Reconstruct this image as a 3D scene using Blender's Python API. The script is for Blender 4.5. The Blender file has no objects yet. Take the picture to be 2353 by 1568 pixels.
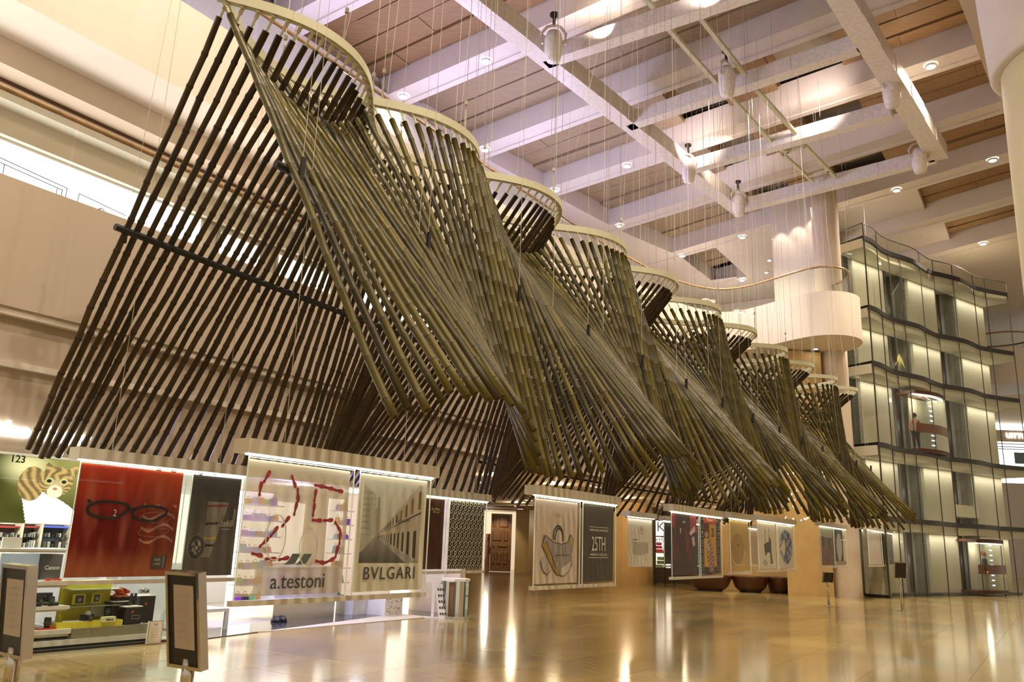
import bpy, bmesh, math, random
import numpy as np
from mathutils import Vector, Matrix
random.seed(7)
sc = bpy.context.scene
COL = sc.collection
# ------------------------------------------------------------------ camera
F_PX, PITCH, ROLL, TH = 1870.57, 0.2427, 0.0359, 0.5851      # fitted to the photograph (2353 x 1568)
EYE = np.array([0, 0, 1.6])
_cp, _sp, _cr, _sr = math.cos(PITCH), math.sin(PITCH), math.cos(ROLL), math.sin(ROLL)
FW = np.array([0, _cp, _sp]); _u = np.array([0, -_sp, _cp]); _r = np.array([1.0, 0, 0])
RT = _cr * _r + _sr * _u; UP = -_sr * _r + _cr * _u
cam = bpy.data.cameras.new('camera'); co = bpy.data.objects.new('camera', cam); COL.objects.link(co)
m = Matrix([list(RT) + [0], list(UP) + [0], list(-FW) + [0], [0, 0, 0, 1]]).transposed()
m.translation = Vector(EYE); co.matrix_world = m
cam.sensor_width = 36.0; cam.lens = F_PX / 2353 * 36.0; cam.clip_end = 500; cam.clip_start = 0.05
sc.camera = co
# ------------------------------------------------------------------ world, exposure, lamps of the hall
sc.view_settings.view_transform = 'Standard'; sc.view_settings.look = 'None'
sc.view_settings.exposure = 0.38; sc.view_settings.gamma = 1.0; sc.view_settings.use_curve_mapping = False
wd = bpy.data.worlds.new('world'); sc.world = wd; wd.use_nodes = True
wd.node_tree.nodes['Background'].inputs[0].default_value = (1.0, 0.80, 0.56, 1)
wd.node_tree.nodes['Background'].inputs[1].default_value = 0.55
sc.cycles.max_bounces = 6; sc.cycles.diffuse_bounces = 2; sc.cycles.glossy_bounces = 3
sc.cycles.transmission_bounces = 4; sc.cycles.transparent_max_bounces = 12
sc.cycles.caustics_reflective = False; sc.cycles.caustics_refractive = False
sc.cycles.sample_clamp_indirect = 4.0

ST, CT = math.sin(TH), math.cos(TH)
def W(s, p, z=0.0): return (s * ST + p * CT, s * CT - p * ST, z)       # hall frame: s along the hall, p across it
def ray(x, y): return FW + (x - 1176.5) / F_PX * RT - (y - 784) / F_PX * UP
def at_z(x, y, z):
    d = ray(x, y); P = EYE + d * ((z - 1.6) / d[2]); return P
def at_y(x, y, Y):
    d = ray(x, y); return EYE + d * (Y / d[1])
def at_p(x, y, p):
    d = ray(x, y); k = d[0] * CT - d[1] * ST; return EYE + d * (p / k)
def at_s(x, y, s):
    d = ray(x, y); k = d[0] * ST + d[1] * CT; return EYE + d * (s / k)
def sp(P): return (P[0] * ST + P[1] * CT, P[0] * CT - P[1] * ST, P[2])
def rect_p(x0, y0, x1, y1, p):
    ym = (y0 + y1) / 2; xm = (x0 + x1) / 2
    return sp(at_p(x0, ym, p))[0], sp(at_p(x1, ym, p))[0], at_p(xm, y1, p)[2], at_p(xm, y0, p)[2]

def lamp(kind, loc, power, color=(1, .85, .65), size=0.1, target=None, spot=100, blend=0.6, sizey=None):
    L = bpy.data.lights.new('lamp_light', kind); L.energy = power; L.color = color
    if kind == 'AREA':
        L.size = size
        if sizey: L.shape = 'RECTANGLE'; L.size_y = sizey
    else: L.shadow_soft_size = size
    if kind == 'SPOT': L.spot_size = math.radians(spot); L.spot_blend = blend
    o = bpy.data.objects.new('lamp_light', L); COL.objects.link(o); o.location = loc
    if target is not None:
        o.rotation_euler = (Vector(target) - Vector(loc)).to_track_quat('-Z', 'Y').to_euler()
    return o
CZ = 17.5; LAMPDOWN = 1700                 # underside of the ceiling beams
KZ = (CZ - 1.6) / 10.4
WARM = (1, .84, .66); PINK = (1, .78, .66); COOL = (.72, .72, 1.0)
# ------------------------------------------------------------------ materials
def node_mat(name):
    m = bpy.data.materials.new(name); m.use_nodes = True
    nt = m.node_tree; return m, nt, nt.nodes['Principled BSDF']
def mat(name, c, rough=0.6, metal=0.0, noise=0.0, scale=4.0, emit=None, estr=1.0, bump=0.0, spec=0.5, stretch=None, c2=None, coat=0.0):
    m, nt, b = node_mat(name)
    c = tuple(c) + (1,) if len(c) == 3 else c
    b.inputs['Base Color'].default_value = c
    b.inputs['Roughness'].default_value = rough; b.inputs['Metallic'].default_value = metal
    b.inputs['Specular IOR Level'].default_value = spec
    if coat: b.inputs['Coat Weight'].default_value = coat; b.inputs['Coat Roughness'].default_value = 0.04
    if noise or bump:
        tc = nt.nodes.new('ShaderNodeTexCoord'); n = nt.nodes.new('ShaderNodeTexNoise')
        n.inputs['Scale'].default_value = scale; n.inputs['Detail'].default_value = 5
        src = tc.outputs['Object']
        if stretch:
            mp = nt.nodes.new('ShaderNodeMapping'); mp.inputs['Scale'].default_value = stretch
            nt.links.new(src, mp.inputs[0]); src = mp.outputs[0]
        nt.links.new(src, n.inputs['Vector'])
        if noise:
            mx = nt.nodes.new('ShaderNodeMix'); mx.data_type = 'RGBA'
            d = c2 + (1,) if c2 else tuple(x * (1 - noise) for x in c[:3]) + (1,)
            mx.inputs[6].default_value = c; mx.inputs[7].default_value = d
            rp = nt.nodes.new('ShaderNodeMapRange'); rp.inputs[1].default_value = .35; rp.inputs[2].default_value = .65
            nt.links.new(n.outputs['Fac'], rp.inputs[0])
            nt.links.new(rp.outputs[0], mx.inputs[0]); nt.links.new(mx.outputs[2], b.inputs['Base Color'])
        if bump:
            bp = nt.nodes.new('ShaderNodeBump'); bp.inputs['Strength'].default_value = bump; bp.inputs['Distance'].default_value = .01
            nt.links.new(n.outputs['Fac'], bp.inputs['Height']); nt.links.new(bp.outputs[0], b.inputs['Normal'])
    if emit:
        b.inputs['Emission Color'].default_value = tuple(emit) + (1,); b.inputs['Emission Strength'].default_value = estr
    return m
def glass_mat(name, tint=(.95, 1, .96), refl=1.0, rough=0.0):
    m = bpy.data.materials.new(name); m.use_nodes = True; nt = m.node_tree; nt.nodes.clear()
    o = nt.nodes.new('ShaderNodeOutputMaterial'); t = nt.nodes.new('ShaderNodeBsdfTransparent'); g = nt.nodes.new('ShaderNodeBsdfGlossy')
    g.inputs['Roughness'].default_value = rough; t.inputs[0].default_value = tint + (1,)
    fr = nt.nodes.new('ShaderNodeFresnel'); fr.inputs[0].default_value = 1.5
    mu = nt.nodes.new('ShaderNodeMath'); mu.operation = 'MULTIPLY'; mu.inputs[1].default_value = refl; mu.use_clamp = True
    mx = nt.nodes.new('ShaderNodeMixShader')
    nt.links.new(fr.outputs[0], mu.inputs[0]); nt.links.new(mu.outputs[0], mx.inputs[0])
    nt.links.new(t.outputs[0], mx.inputs[1]); nt.links.new(g.outputs[0], mx.inputs[2]); nt.links.new(mx.outputs[0], o.inputs[0])
    return m
def attr_mat(name, rough=0.35, estr=0.0, coat=0.0):
    m, nt, b = node_mat(name)
    a = nt.nodes.new('ShaderNodeAttribute'); a.attribute_name = 'col'
    nt.links.new(a.outputs['Color'], b.inputs['Base Color']); b.inputs['Roughness'].default_value = rough; b.inputs['Specular IOR Level'].default_value = .2
    if coat: b.inputs['Coat Weight'].default_value = coat; b.inputs['Coat Roughness'].default_value = .03
    if estr:
        nt.links.new(a.outputs['Color'], b.inputs['Emission Color']); b.inputs['Emission Strength'].default_value = estr
    return m
def bamboo_mat(name, a, b2):
    m, nt, b = node_mat(name)
    oi = nt.nodes.new('ShaderNodeObjectInfo'); tc = nt.nodes.new('ShaderNodeTexCoord')
    mp = nt.nodes.new('ShaderNodeMapping'); mp.inputs['Scale'].default_value = (14, 14, 1.6)
    n = nt.nodes.new('ShaderNodeTexNoise'); n.inputs['Scale'].default_value = 1.0; n.inputs['Detail'].default_value = 6
    ad = nt.nodes.new('ShaderNodeVectorMath'); ad.operation = 'ADD'
    sc_ = nt.nodes.new('ShaderNodeMath'); sc_.operation = 'MULTIPLY'; sc_.inputs[1].default_value = 37.0
    nt.links.new(oi.outputs['Random'], sc_.inputs[0]); nt.links.new(tc.outputs['Object'], mp.inputs[0])
    nt.links.new(mp.outputs[0], ad.inputs[0]); nt.links.new(sc_.outputs[0], ad.inputs[1]); nt.links.new(ad.outputs[0], n.inputs['Vector'])
    m1 = nt.nodes.new('ShaderNodeMix'); m1.data_type = 'RGBA'; m1.inputs[6].default_value = a + (1,); m1.inputs[7].default_value = b2 + (1,)
    nt.links.new(oi.outputs['Random'], m1.inputs[0])
    rp = nt.nodes.new('ShaderNodeMapRange'); rp.inputs[1].default_value = .3; rp.inputs[2].default_value = .7; rp.inputs[3].default_value = .55; rp.inputs[4].default_value = 1.25
    nt.links.new(n.outputs['Fac'], rp.inputs[0])
    m2 = nt.nodes.new('ShaderNodeVectorMath'); m2.operation = 'SCALE'
    nt.links.new(m1.outputs[2], m2.inputs[0]); nt.links.new(rp.outputs[0], m2.inputs['Scale'])
    nt.links.new(m2.outputs[0], b.inputs['Base Color']); b.inputs['Roughness'].default_value = .45; b.inputs['Specular IOR Level'].default_value = .35
    bp = nt.nodes.new('ShaderNodeBump'); bp.inputs['Strength'].default_value = .3; bp.inputs['Distance'].default_value = .004
    nt.links.new(n.outputs['Fac'], bp.inputs['Height']); nt.links.new(bp.outputs[0], b.inputs['Normal'])
    return m
M = {}
def initm():
    M['plaster'] = mat('cream_plaster', (.66, .54, .41), .75, noise=.05, scale=1.5)
    M['plaster_l'] = mat('white_plaster', (.76, .68, .58), .7, noise=.04, scale=1.2)
    M['beam'] = mat('ceiling_white', (.74, .66, .58), .7, noise=.04, scale=1)
    M['fascia'] = mat('fascia_taupe', (.56, .46, .35), .6, noise=.04, scale=1)
    M['wood'] = mat('oak_plank', (.34, .20, .085), .55, noise=.2, scale=2.0, stretch=(1, 9, 1), bump=.1)
    M['wood2'] = mat('oak_plank_pale', (.38, .28, .165), .55, noise=.15, scale=2.0, stretch=(1, 9, 1), bump=.1)
    M['joint'] = mat('dark_joint', (.10, .045, .015), .8)
    M['grey'] = mat('grey_panel', (.30, .25, .18), .8, noise=.1)
    M['rail'] = mat('ivory_powder_coat', (.62, .60, .42), .5)
    M['black'] = mat('black_steel', (.012, .012, .012), .45)
    M['steel'] = mat('brushed_steel', (.6, .58, .54), .25, 1.0)
    M['chrome'] = mat('chrome', (.50, .46, .40), .10, 1.0)
    M['cable'] = mat('steel_cable', (.42, .38, .30), .4, .6)
    M['cablew'] = mat('pale_cable', (.6, .56, .46), .5)
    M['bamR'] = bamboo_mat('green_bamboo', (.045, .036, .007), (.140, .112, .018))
    M['bamL'] = bamboo_mat('shaded_brown_bamboo', (.030, .019, .007), (.070, .045, .018))  # backlit shade of the left screen is put into this dark brown
    M['nodeR'] = mat('bamboo_node', (.045, .034, .010), .6); M['nodeL'] = mat('shaded_bamboo_node', (.018, .011, .005), .6)  # left nodes carry the same shade in their colour
    M['header'] = mat('header_ivory', (.62, .57, .46), .5)
    M['led'] = mat('led_white', (1, 1, .9), .5, emit=(1, .98, .86), estr=9)
    M['acryl'] = glass_mat('clear_acrylic', (.98, 1, .98), .12)
    M['acedge'] = mat('acrylic_edge', (.75, .85, .72), .15, emit=(.85, 1, .85), estr=.08)  # faint edge glow is put into the material, no lamp here
    M['glass'] = glass_mat('balustrade_glass', (.90, .96, .90), .8)
    M['tglass'] = glass_mat('tower_glass', (.94, .96, .90), .55)
    M['shopg'] = glass_mat('shop_glass', (.97, .99, .95), .3)
    M['poster'] = attr_mat('printed_film', .4)
    m_ = attr_mat('thin_film', .35); nt = m_.node_tree; tr_ = nt.nodes.new('ShaderNodeBsdfTransparent'); mx_ = nt.nodes.new('ShaderNodeMixShader'); mx_.inputs[0].default_value = .16
    nt.links.new(nt.nodes['Principled BSDF'].outputs[0], mx_.inputs[1]); nt.links.new(tr_.outputs[0], mx_.inputs[2]); nt.links.new(mx_.outputs[0], nt.nodes['Material Output'].inputs[0]); M['film'] = m_
    M['posterl'] = attr_mat('backlit_print', .4, estr=.9)
    M['paper'] = mat('white_paper', (.82, .78, .68), .7)
    M['hand'] = mat('wood_handrail', (.42, .25, .10), .4, noise=.3, scale=6)
    M['down'] = mat('downlight_glow', (1, 1, 1), .5, emit=(1, .93, .82), estr=22)
    M['white'] = mat('white_lacquer', (.85, .84, .78), .4)
    M['plastic'] = mat('white_plastic_wrap', (.86, .79, .71), .35, noise=.15, scale=9, bump=.5)
    M['lit'] = mat('lit_display', (.9, .95, 1), .5, emit=(.95, .97, 1), estr=3.0)
    M['litw'] = mat('lit_warm', (1, .93, .8), .5, emit=(1, .9, .74), estr=1.6)
    M['floorb'] = mat('floor_stone', (.44, .32, .125), .12, noise=.22, scale=.9, spec=.5)
    M['dark'] = mat('dark_void', (.02, .014, .008), .9)
initm()
# ------------------------------------------------------------------ mesh builder
class MB:
    def __init__(s): s.v = []; s.f = []; s.mi = []; s.k = 0
    def face(s, pts, k=None):
        b = len(s.v); s.v += [tuple(p) for p in pts]; s.f.append(tuple(range(b, b + len(pts)))); s.mi.append(s.k if k is None else k)
    def hexa(s, P):      # 8 corners: 0-3 bottom ccw, 4-7 top
        b = len(s.v); s.v += [tuple(p) for p in P]
        for q in ((3, 2, 1, 0), (4, 5, 6, 7), (0, 1, 5, 4), (1, 2, 6, 5), (2, 3, 7, 6), (3, 0, 4, 7)):
            s.f.append(tuple(b + i for i in q)); s.mi.append(s.k)
        return s
    def box(s, x0, x1, y0, y1, z0, z1):
        return s.hexa([(x0, y0, z0), (x1, y0, z0), (x1, y1, z0), (x0, y1, z0), (x0, y0, z1), (x1, y0, z1), (x1, y1, z1), (x0, y1, z1)])
    def bsp(s, s0, s1, p0, p1, z0, z1):
        return s.hexa([W(s0, p0, z0), W(s0, p1, z0), W(s1, p1, z0), W(s1, p0, z0), W(s0, p0, z1), W(s0, p1, z1), W(s1, p1, z1), W(s1, p0, z1)][::1])
    def prism(s, pts, z0, z1):        # plan polygon
        n = len(pts); b = len(s.v)
        s.v += [(p[0], p[1], z0) for p in pts] + [(p[0], p[1], z1) for p in pts]
        s.f.append(tuple(b + n - 1 - i for i in range(n))); s.mi.append(s.k)
        s.f.append(tuple(b + n + i for i in range(n))); s.mi.append(s.k)
        for i in range(n):
            j = (i + 1) % n; s.f.append((b + i, b + j, b + n + j, b + n + i)); s.mi.append(s.k)
        return s
    def strip(s, pts, z0, z1, th=0.0):     # vertical wall following a plan polyline; th = thickness to the left
        P = [Vector((p[0], p[1])) for p in pts]; n = len(P); off = []
        for i in range(n):
            d = (P[min(i + 1, n - 1)] - P[max(i - 1, 0)]).normalized(); off.append(P[i] + Vector((-d.y, d.x)) * th)
        for i in range(n - 1):
            a, b_, c, d = P[i], P[i + 1], off[i + 1], off[i]
            if th: s.hexa([(a.x, a.y, z0), (b_.x, b_.y, z0), (c.x, c.y, z0), (d.x, d.y, z0), (a.x, a.y, z1), (b_.x, b_.y, z1), (c.x, c.y, z1), (d.x, d.y, z1)])
            else: s.face([(a.x, a.y, z0), (b_.x, b_.y, z0), (b_.x, b_.y, z1), (a.x, a.y, z1)])
        return s
    def tube(s, pts, r, n=6, cap=True):
        P = [Vector(p) for p in pts]; rings = []; R = r if isinstance(r, (list, tuple)) else [r] * len(P)
        for i, p in enumerate(P):
            d = (P[min(i + 1, len(P) - 1)] - P[max(i - 1, 0)]).normalized()
            a = d.cross(Vector((0, 0, 1)));
            if a.length < 1e-3: a = d.cross(Vector((1, 0, 0)))
            a.normalize(); c = d.cross(a).normalized(); b = len(s.v)
            for k in range(n):
                t = 2 * math.pi * k / n; s.v.append(tuple(p + (a * math.cos(t) + c * math.sin(t)) * R[i]))
            rings.append(b)
        for i in range(len(P) - 1):
            for k in range(n):
                k2 = (k + 1) % n; s.f.append((rings[i] + k, rings[i + 1] + k, rings[i + 1] + k2, rings[i] + k2)); s.mi.append(s.k)
        if cap:
            s.f.append(tuple(rings[0] + k for k in range(n))); s.mi.append(s.k)
            s.f.append(tuple(rings[-1] + n - 1 - k for k in range(n))); s.mi.append(s.k)
        return s
    def lathe(s, prof, c=(0, 0), n=24, sx=1, sy=1, a0=0, a1=2 * math.pi):
        full = abs(a1 - a0 - 2 * math.pi) < 1e-6; m_ = n if full else n + 1; b = len(s.v)
        for (r, z) in prof:
            for k in range(m_):
                t = a0 + (a1 - a0) * k / n; s.v.append((c[0] + r * math.cos(t) * sx, c[1] + r * math.sin(t) * sy, z))
        for i in range(len(prof) - 1):
            for k in range(n):
                k2 = (k + 1) % m_; s.f.append((b + i * m_ + k, b + i * m_ + k2, b + (i + 1) * m_ + k2, b + (i + 1) * m_ + k)); s.mi.append(s.k)
        return s
    def mesh(s, name, mats, smooth=False):
        me = bpy.data.meshes.new(name); me.from_pydata(s.v, [], s.f)
        for x in (mats if isinstance(mats, (list, tuple)) else [mats]): me.materials.append(x)
        if any(s.mi): me.polygons.foreach_set('material_index', s.mi)
        if smooth: me.polygons.foreach_set('use_smooth', [True] * len(me.polygons))
        me.validate(); me.update(); return me
    def build(s, name, mats, parent=None, smooth=False, loc=None):
        o = bpy.data.objects.new(name, s.mesh(name, mats, smooth)); COL.objects.link(o)
        if parent: o.parent = parent
        if loc: o.location = loc
        return o
def tag(o, label=None, cat=None, group=None, kind=None):
    if label: o['label'] = label
    if cat: o['category'] = cat
    if group: o['group'] = group
    if kind: o['kind'] = kind
    return o
def struct(o, label=None): o['kind'] = 'structure'; return tag(o, label)
HR = math.pi / 2 - TH
def thing(name, label, cat, loc, rot=HR, group=None):
    o = bpy.data.objects.new(name, None); COL.objects.link(o); o.location = loc; o.rotation_euler = (0, 0, rot)
    o.empty_display_size = .1
    return tag(o, label, cat, group)
def inst(name, me, parent=None, mw=None, loc=None):
    o = bpy.data.objects.new(name, me); COL.objects.link(o)
    if parent: o.parent = parent
    if mw is not None: o.matrix_local = mw
    if loc: o.location = loc
    return o
_tc = {}
def text_mesh(txt, size, material, depth=.002, bold=0.0, spacing=1.0, sx=1.0, align='CENTER'):
    key = (txt, size, material.name, depth, bold, spacing, sx, align)
    if key in _tc: return _tc[key]
    c = bpy.data.curves.new('txt', 'FONT'); c.body = txt; c.size = size; c.extrude = depth; c.offset = bold; c.align_x = align
    c.space_character = spacing; c.resolution_u = 3; c.space_line = .9
    o = bpy.data.objects.new('txt', c); COL.objects.link(o)
    bpy.context.view_layer.update()
    dg = bpy.context.evaluated_depsgraph_get(); me = bpy.data.meshes.new_from_object(o.evaluated_get(dg))
    bpy.data.objects.remove(o); bpy.data.curves.remove(c)
    me.materials.clear(); me.materials.append(material)
    if sx != 1: me.transform(Matrix.Diagonal((sx, 1, 1, 1)))
    me.transform(Matrix.Rotation(math.pi / 2, 4, 'X')); _tc[key] = me     # stands in xz, faces -y
    return me
def ink(c, rough=.5, e=0): 
    k = 'ink_%.3f_%.3f_%.3f_%.1f' % (c + (e,))
    if k not in M: M[k] = mat('ink', c, rough, emit=c if e else None, estr=e)
    return M[k]
def cr(pts, n=8, closed=False):         # Catmull-Rom
    out = []; N = len(pts)
    for i in range(N - 1):
        p0, p1, p2, p3 = [np.array(pts[max(0, min(N - 1, j))], float) for j in (i - 1, i, i + 1, i + 2)]
        for k in range(n):
            t = k / n; out.append(.5 * ((2 * p1) + (p2 - p0) * t + (2 * p0 - 5 * p1 + 4 * p2 - p3) * t * t + (3 * p1 - p0 - 3 * p2 + p3) * t ** 3))
    out.append(np.array(pts[-1], float)); return out
# ------------------------------------------------------------------ floor
fl = MB(); fl.bsp(-12, 95, -60, 30, -.3, -.012); fo = struct(fl.build('floor', M['floorb']))
FT = [mat('floor_tile_stone', c, .13, noise=.16, scale=1.1, spec=.5) for c in ((.44, .32, .125), (.39, .29, .12), (.50, .38, .15), (.38, .32, .17))]
_t = 1.2; tm = []
for k in range(4):
    b = MB(); b.box(0, _t - .004, 0, _t - .004, -.012, 0); tm.append(b.mesh('floor_tile', FT[k]))
cells = []
for i in range(-2, 40):
    for j in range(-13, 14):
        c = W((i + .5) * _t, (j + .5) * _t); d = math.hypot(c[0], c[1])
        if c[1] > 4.5 and abs(c[0]) < c[1] * .72 + 1.5 and (j + .5) * _t > -13.0: cells.append((d, i, j))
cells.sort(); rest = cells[295:]; cells = cells[:295]
for d, i, j in cells:
    r = random.random(); k = 0 if r < .45 else 1 if r < .7 else 2 if r < .9 else 3
    x, y, _ = W(i * _t, j * _t + _t)
    o = inst('tile', tm[k], fo); o.location = (x, y, 0); o.rotation_euler = (0, 0, HR)
taken = {(c[1], c[2]) for c in cells}
b = MB()
for i in range(-8, 78):
    for j in range(-48, 24):
        if (i, j) not in taken:
            A = [W(i * _t, j * _t, 0), W(i * _t, j * _t + _t - .004, 0), W(i * _t + _t - .004, j * _t + _t - .004, 0), W(i * _t + _t - .004, j * _t, 0)]
            b.face(A, (i * 7 + j * 13) % 3)
o = b.build('tiles', FT[:3], fo); tag(o, kind='stuff')

# ------------------------------------------------------------------ ceiling: beams, plank bays, galleries' ceilings
# far edge of every beam: s at p=-12.2 and s at p=0 (at ceiling height 12, scaled to CZ)
FE = [(10.2, 9.6), (13.55, 12.45), (16.85, 15.3), (20.07, 18.15), (23.65, 20.95), (27.35, 23.9), (31.2, 27.0), (35.2, 30.2)]
def fe(i, p, off=0.0):          # p in world metres
    a, c = FE[i]; t = (p / KZ) / -12.2; return (c + (a - c) * t + off) * KZ
PL = [-13.0, -12.74, -12.3, -11.86, -11.36, -10.5, -5.2, -4.2]     # left end of bay i (right beyond beam i)
BW = -.60
cei = thing('ceiling', None, None, (0, 0, 0), 0); cei['kind'] = 'structure'
cb = MB()
def slab(b, i, j, p0, p1, z0, z1, offi=0, offj=0):
    b.hexa([W(fe(i, p0, offi), p0, z0), W(fe(i, p1, offi), p1, z0), W(fe(j, p1, offj), p1, z0), W(fe(j, p0, offj), p0, z0),
            W(fe(i, p0, offi), p0, z1), W(fe(i, p1, offi), p1, z1), W(fe(j, p1, offj), p1, z1), W(fe(j, p0, offj), p0, z1)])
RZ = CZ + .92
for i in range(8):
    b = MB(); slab(b, i, i, -19.5 if i < 6 else PL[i] * KZ, 12, CZ, RZ + .1, BW, 0)
    # shallow step along the far side of the soffit, as in the photo
    slab(b, i, i, -19.5 if i < 6 else PL[i] * KZ, 12, CZ - .05, CZ, -.16, 0)
    b.build('beam', M['beam'], cei)
jb = MB(); gb = MB()
for i in range(7):
    pl = PL[i] * KZ; j = i + 1
    if i == 6: pl = PL[6] * KZ + 1.2
    # dark joint backing above planks
    openings = [(-10.9, -8.9), (-6.9, -4.6)] if 2 <= i <= 4 else []
    runs = []; a = pl
    for o0, o1 in openings: runs.append((a, o0)); a = o1
    runs.append((a, 11.5))
    if i == 5: q5 = -13.9; runs = [(pl, q5), (PL[6] * KZ, 11.5)]
    for (a0, a1) in runs:
        slab(jb, i, j, a0, a1, RZ + .06, RZ + .12, 0, BW)
        for r in range(4):
            f0, f1 = [(0, .31), (.31, .55), (.55, .80), (.80, 1.0)][r]
            st = a0 + (-1.9 if r % 2 else -.6) - .7 * r % 1.3
            while st < a1:
                q0 = max(st, a0) + .006; q1 = min(st + 4.6, a1) - .006; st += 4.6
                if q1 - q0 < .15: continue
                def E(p, f): 
                    s0 = fe(i, p); s1 = fe(j, p, BW); return s0 + (s1 - s0) * f
                z = RZ - random.choice((0, .02, .035)) - (.06 if r in (0, 3) else 0)
                P = [(E(q0, f0) + .035, q0), (E(q1, f0) + .035, q1), (E(q1, f1) - .035, q1), (E(q0, f1) - .035, q0)]
                b = MB(); b.hexa([W(s, p, z) for s, p in P] + [W(s, p, RZ + .07) for s, p in P]); b.build('plank', M['wood'] if a0 > -9 or i == 0 else M['wood2'], cei)
    for o0, o1 in openings:       # deeper grey recess between rounded plank boxes
        slab(gb, i, j, o0 - .3, o1 + .3, RZ + .9, RZ + 1.0, 0, BW)
        for e, sg in ((o0, -1), (o1, 1)):
            b = MB()
            for k in range(6):
                t0, t1 = k / 6 * math.pi / 2, (k + 1) / 6 * math.pi / 2
                r_ = .55; x0 = e - sg * r_ * (1 - math.cos(t0)) * -1 * 0 ; 
                p0_, z0_ = e - sg * -r_ * 0 + sg * (r_ - r_ * math.sin(t0)) * 1.0, RZ + r_ * (1 - math.cos(t0))
                p1_, z1_ = e + sg * (r_ - r_ * math.sin(t1)), RZ + r_ * (1 - math.cos(t1))
                b.face([W(fe(i, p0_), p0_, z0_), W(fe(j, p0_, BW), p0_, z0_), W(fe(j, p1_, BW), p1_, z1_), W(fe(i, p1_), p1_, z1_)])
            b.face([W(fe(i, e), e, RZ + .55), W(fe(j, e, BW), e, RZ + .55), W(fe(j, e, BW), e, RZ + .95), W(fe(i, e), e, RZ + .95)])
            b.build('end_panel', M['wood'], cei)
        b = MB(); s_ = lambda p: fe(j, p, BW) - .05
        b.hexa([W(fe(i, o0) + .03, o0, RZ + .55), W(fe(i, o1) + .03, o1, RZ + .55), W(fe(i, o1) + .16, o1, RZ + .55), W(fe(i, o0) + .16, o0, RZ + .55),
                W(fe(i, o0) + .03, o0, RZ + .8), W(fe(i, o1) + .03, o1, RZ + .8), W(fe(i, o1) + .16, o1, RZ + .8), W(fe(i, o0) + .16, o0, RZ + .8)])
        b.build('grille', M['black'], cei)
jb.build('plank_backing', M['joint'], cei); gb.build('recess_panel', M['grey'], cei)
# flat gallery ceiling left of the bays (its wavy edge makes the fascia of the bays)
b = MB()
edge = []
for i in range(-1, 6):
    k = max(i, 0)
    for f in (0, .5):
        jn = min(k + 1, 7); p = (PL[k] + (PL[min(k + 1, 5)] - PL[k]) * f) * KZ if i >= 0 else PL[0] * KZ
        s = (fe(k, p) if f == 0 else (fe(k, p) + fe(jn, p)) / 2) if i >= 0 else -10 + f * 10
        edge.append((s, p))
# straight tail towards the end wall
for (s0, p0), (s1, p1) in zip(edge[:-1], edge[1:]):
    b.hexa([W(s0, p0, CZ - .012), W(s0, -34, CZ - .012), W(s1, -34, CZ - .012), W(s1, p1, CZ - .012), W(s0, p0, RZ + .2), W(s0, -34, RZ + .2), W(s1, -34, RZ + .2), W(s1, p1, RZ + .2)])
b.build('gallery_ceiling', M['beam'], cei)
# flat ceiling beyond the last beams, with two plaster coffers on the right
b = MB()
def sl(P, z0=CZ, z1=RZ + .1): b.hexa([W(s, p, z0) for s, p in P] + [W(s, p, z1) for s, p in P])
sl([(fe(5, -22), -22), (fe(5, PL[5] * KZ), PL[5] * KZ), (fe(6, PL[5] * KZ) , PL[5] * KZ), (60, -22)], CZ + .03)
sl([(fe(5, q5), q5), (fe(5, PL[6] * KZ), PL[6] * KZ), (fe(6, PL[6] * KZ), PL[6] * KZ), (fe(6, q5), q5)], CZ + .01)
sl([(fe(6, -34), -34), (fe(6, PL[6] * KZ), PL[6] * KZ), (fe(7, PL[6] * KZ), PL[6] * KZ), (fe(7, -34), -34)], CZ + .015)
sl([(fe(7, -34), -34), (fe(7, 14), 14), (90, 14), (90, -34)], CZ + .02)
b.bsp(46, 90, -36, -14.5, CZ + .05, CZ + .08); b.bsp(38, 46, -36, -18.6, CZ + .045, CZ + .07)
b.build('flat_ceiling', M['beam'], cei)
# plaster infill where the far coffers have no planks yet
for i in (5, 6):
    b = MB(); p0 = PL[6] * KZ + (0 if i == 5 else .6)
    slab(b, i, i + 1, p0 - .02, p0 + 4.2, RZ - .35, RZ + .1, 0, BW); b.build('coffer_panel', M['beam'], cei)
rb = MB(); rb.bsp(-12, 92, -36, 40, CZ + 2.2, CZ + 2.5); rb.build('roof_slab', M['beam'], cei)
# near part of ceiling above and behind the camera
b = MB(); slab(b, 0, 0, -20, 12, CZ, CZ + .9, -14, BW - 2.6); b.build('near_ceiling', M['beam'], cei)

for s_, p_ in ((3, -3), (7, -8), (3, 6), (9, 3), (14, 6)):       # unseen spots added outside the frame to brighten the left wall and floor
    lamp('SPOT', W(s_, p_, CZ - .2), LAMPDOWN * 1.3, WARM, .1, W(s_, p_ - 7.5, 0), 140, .9)
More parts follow.
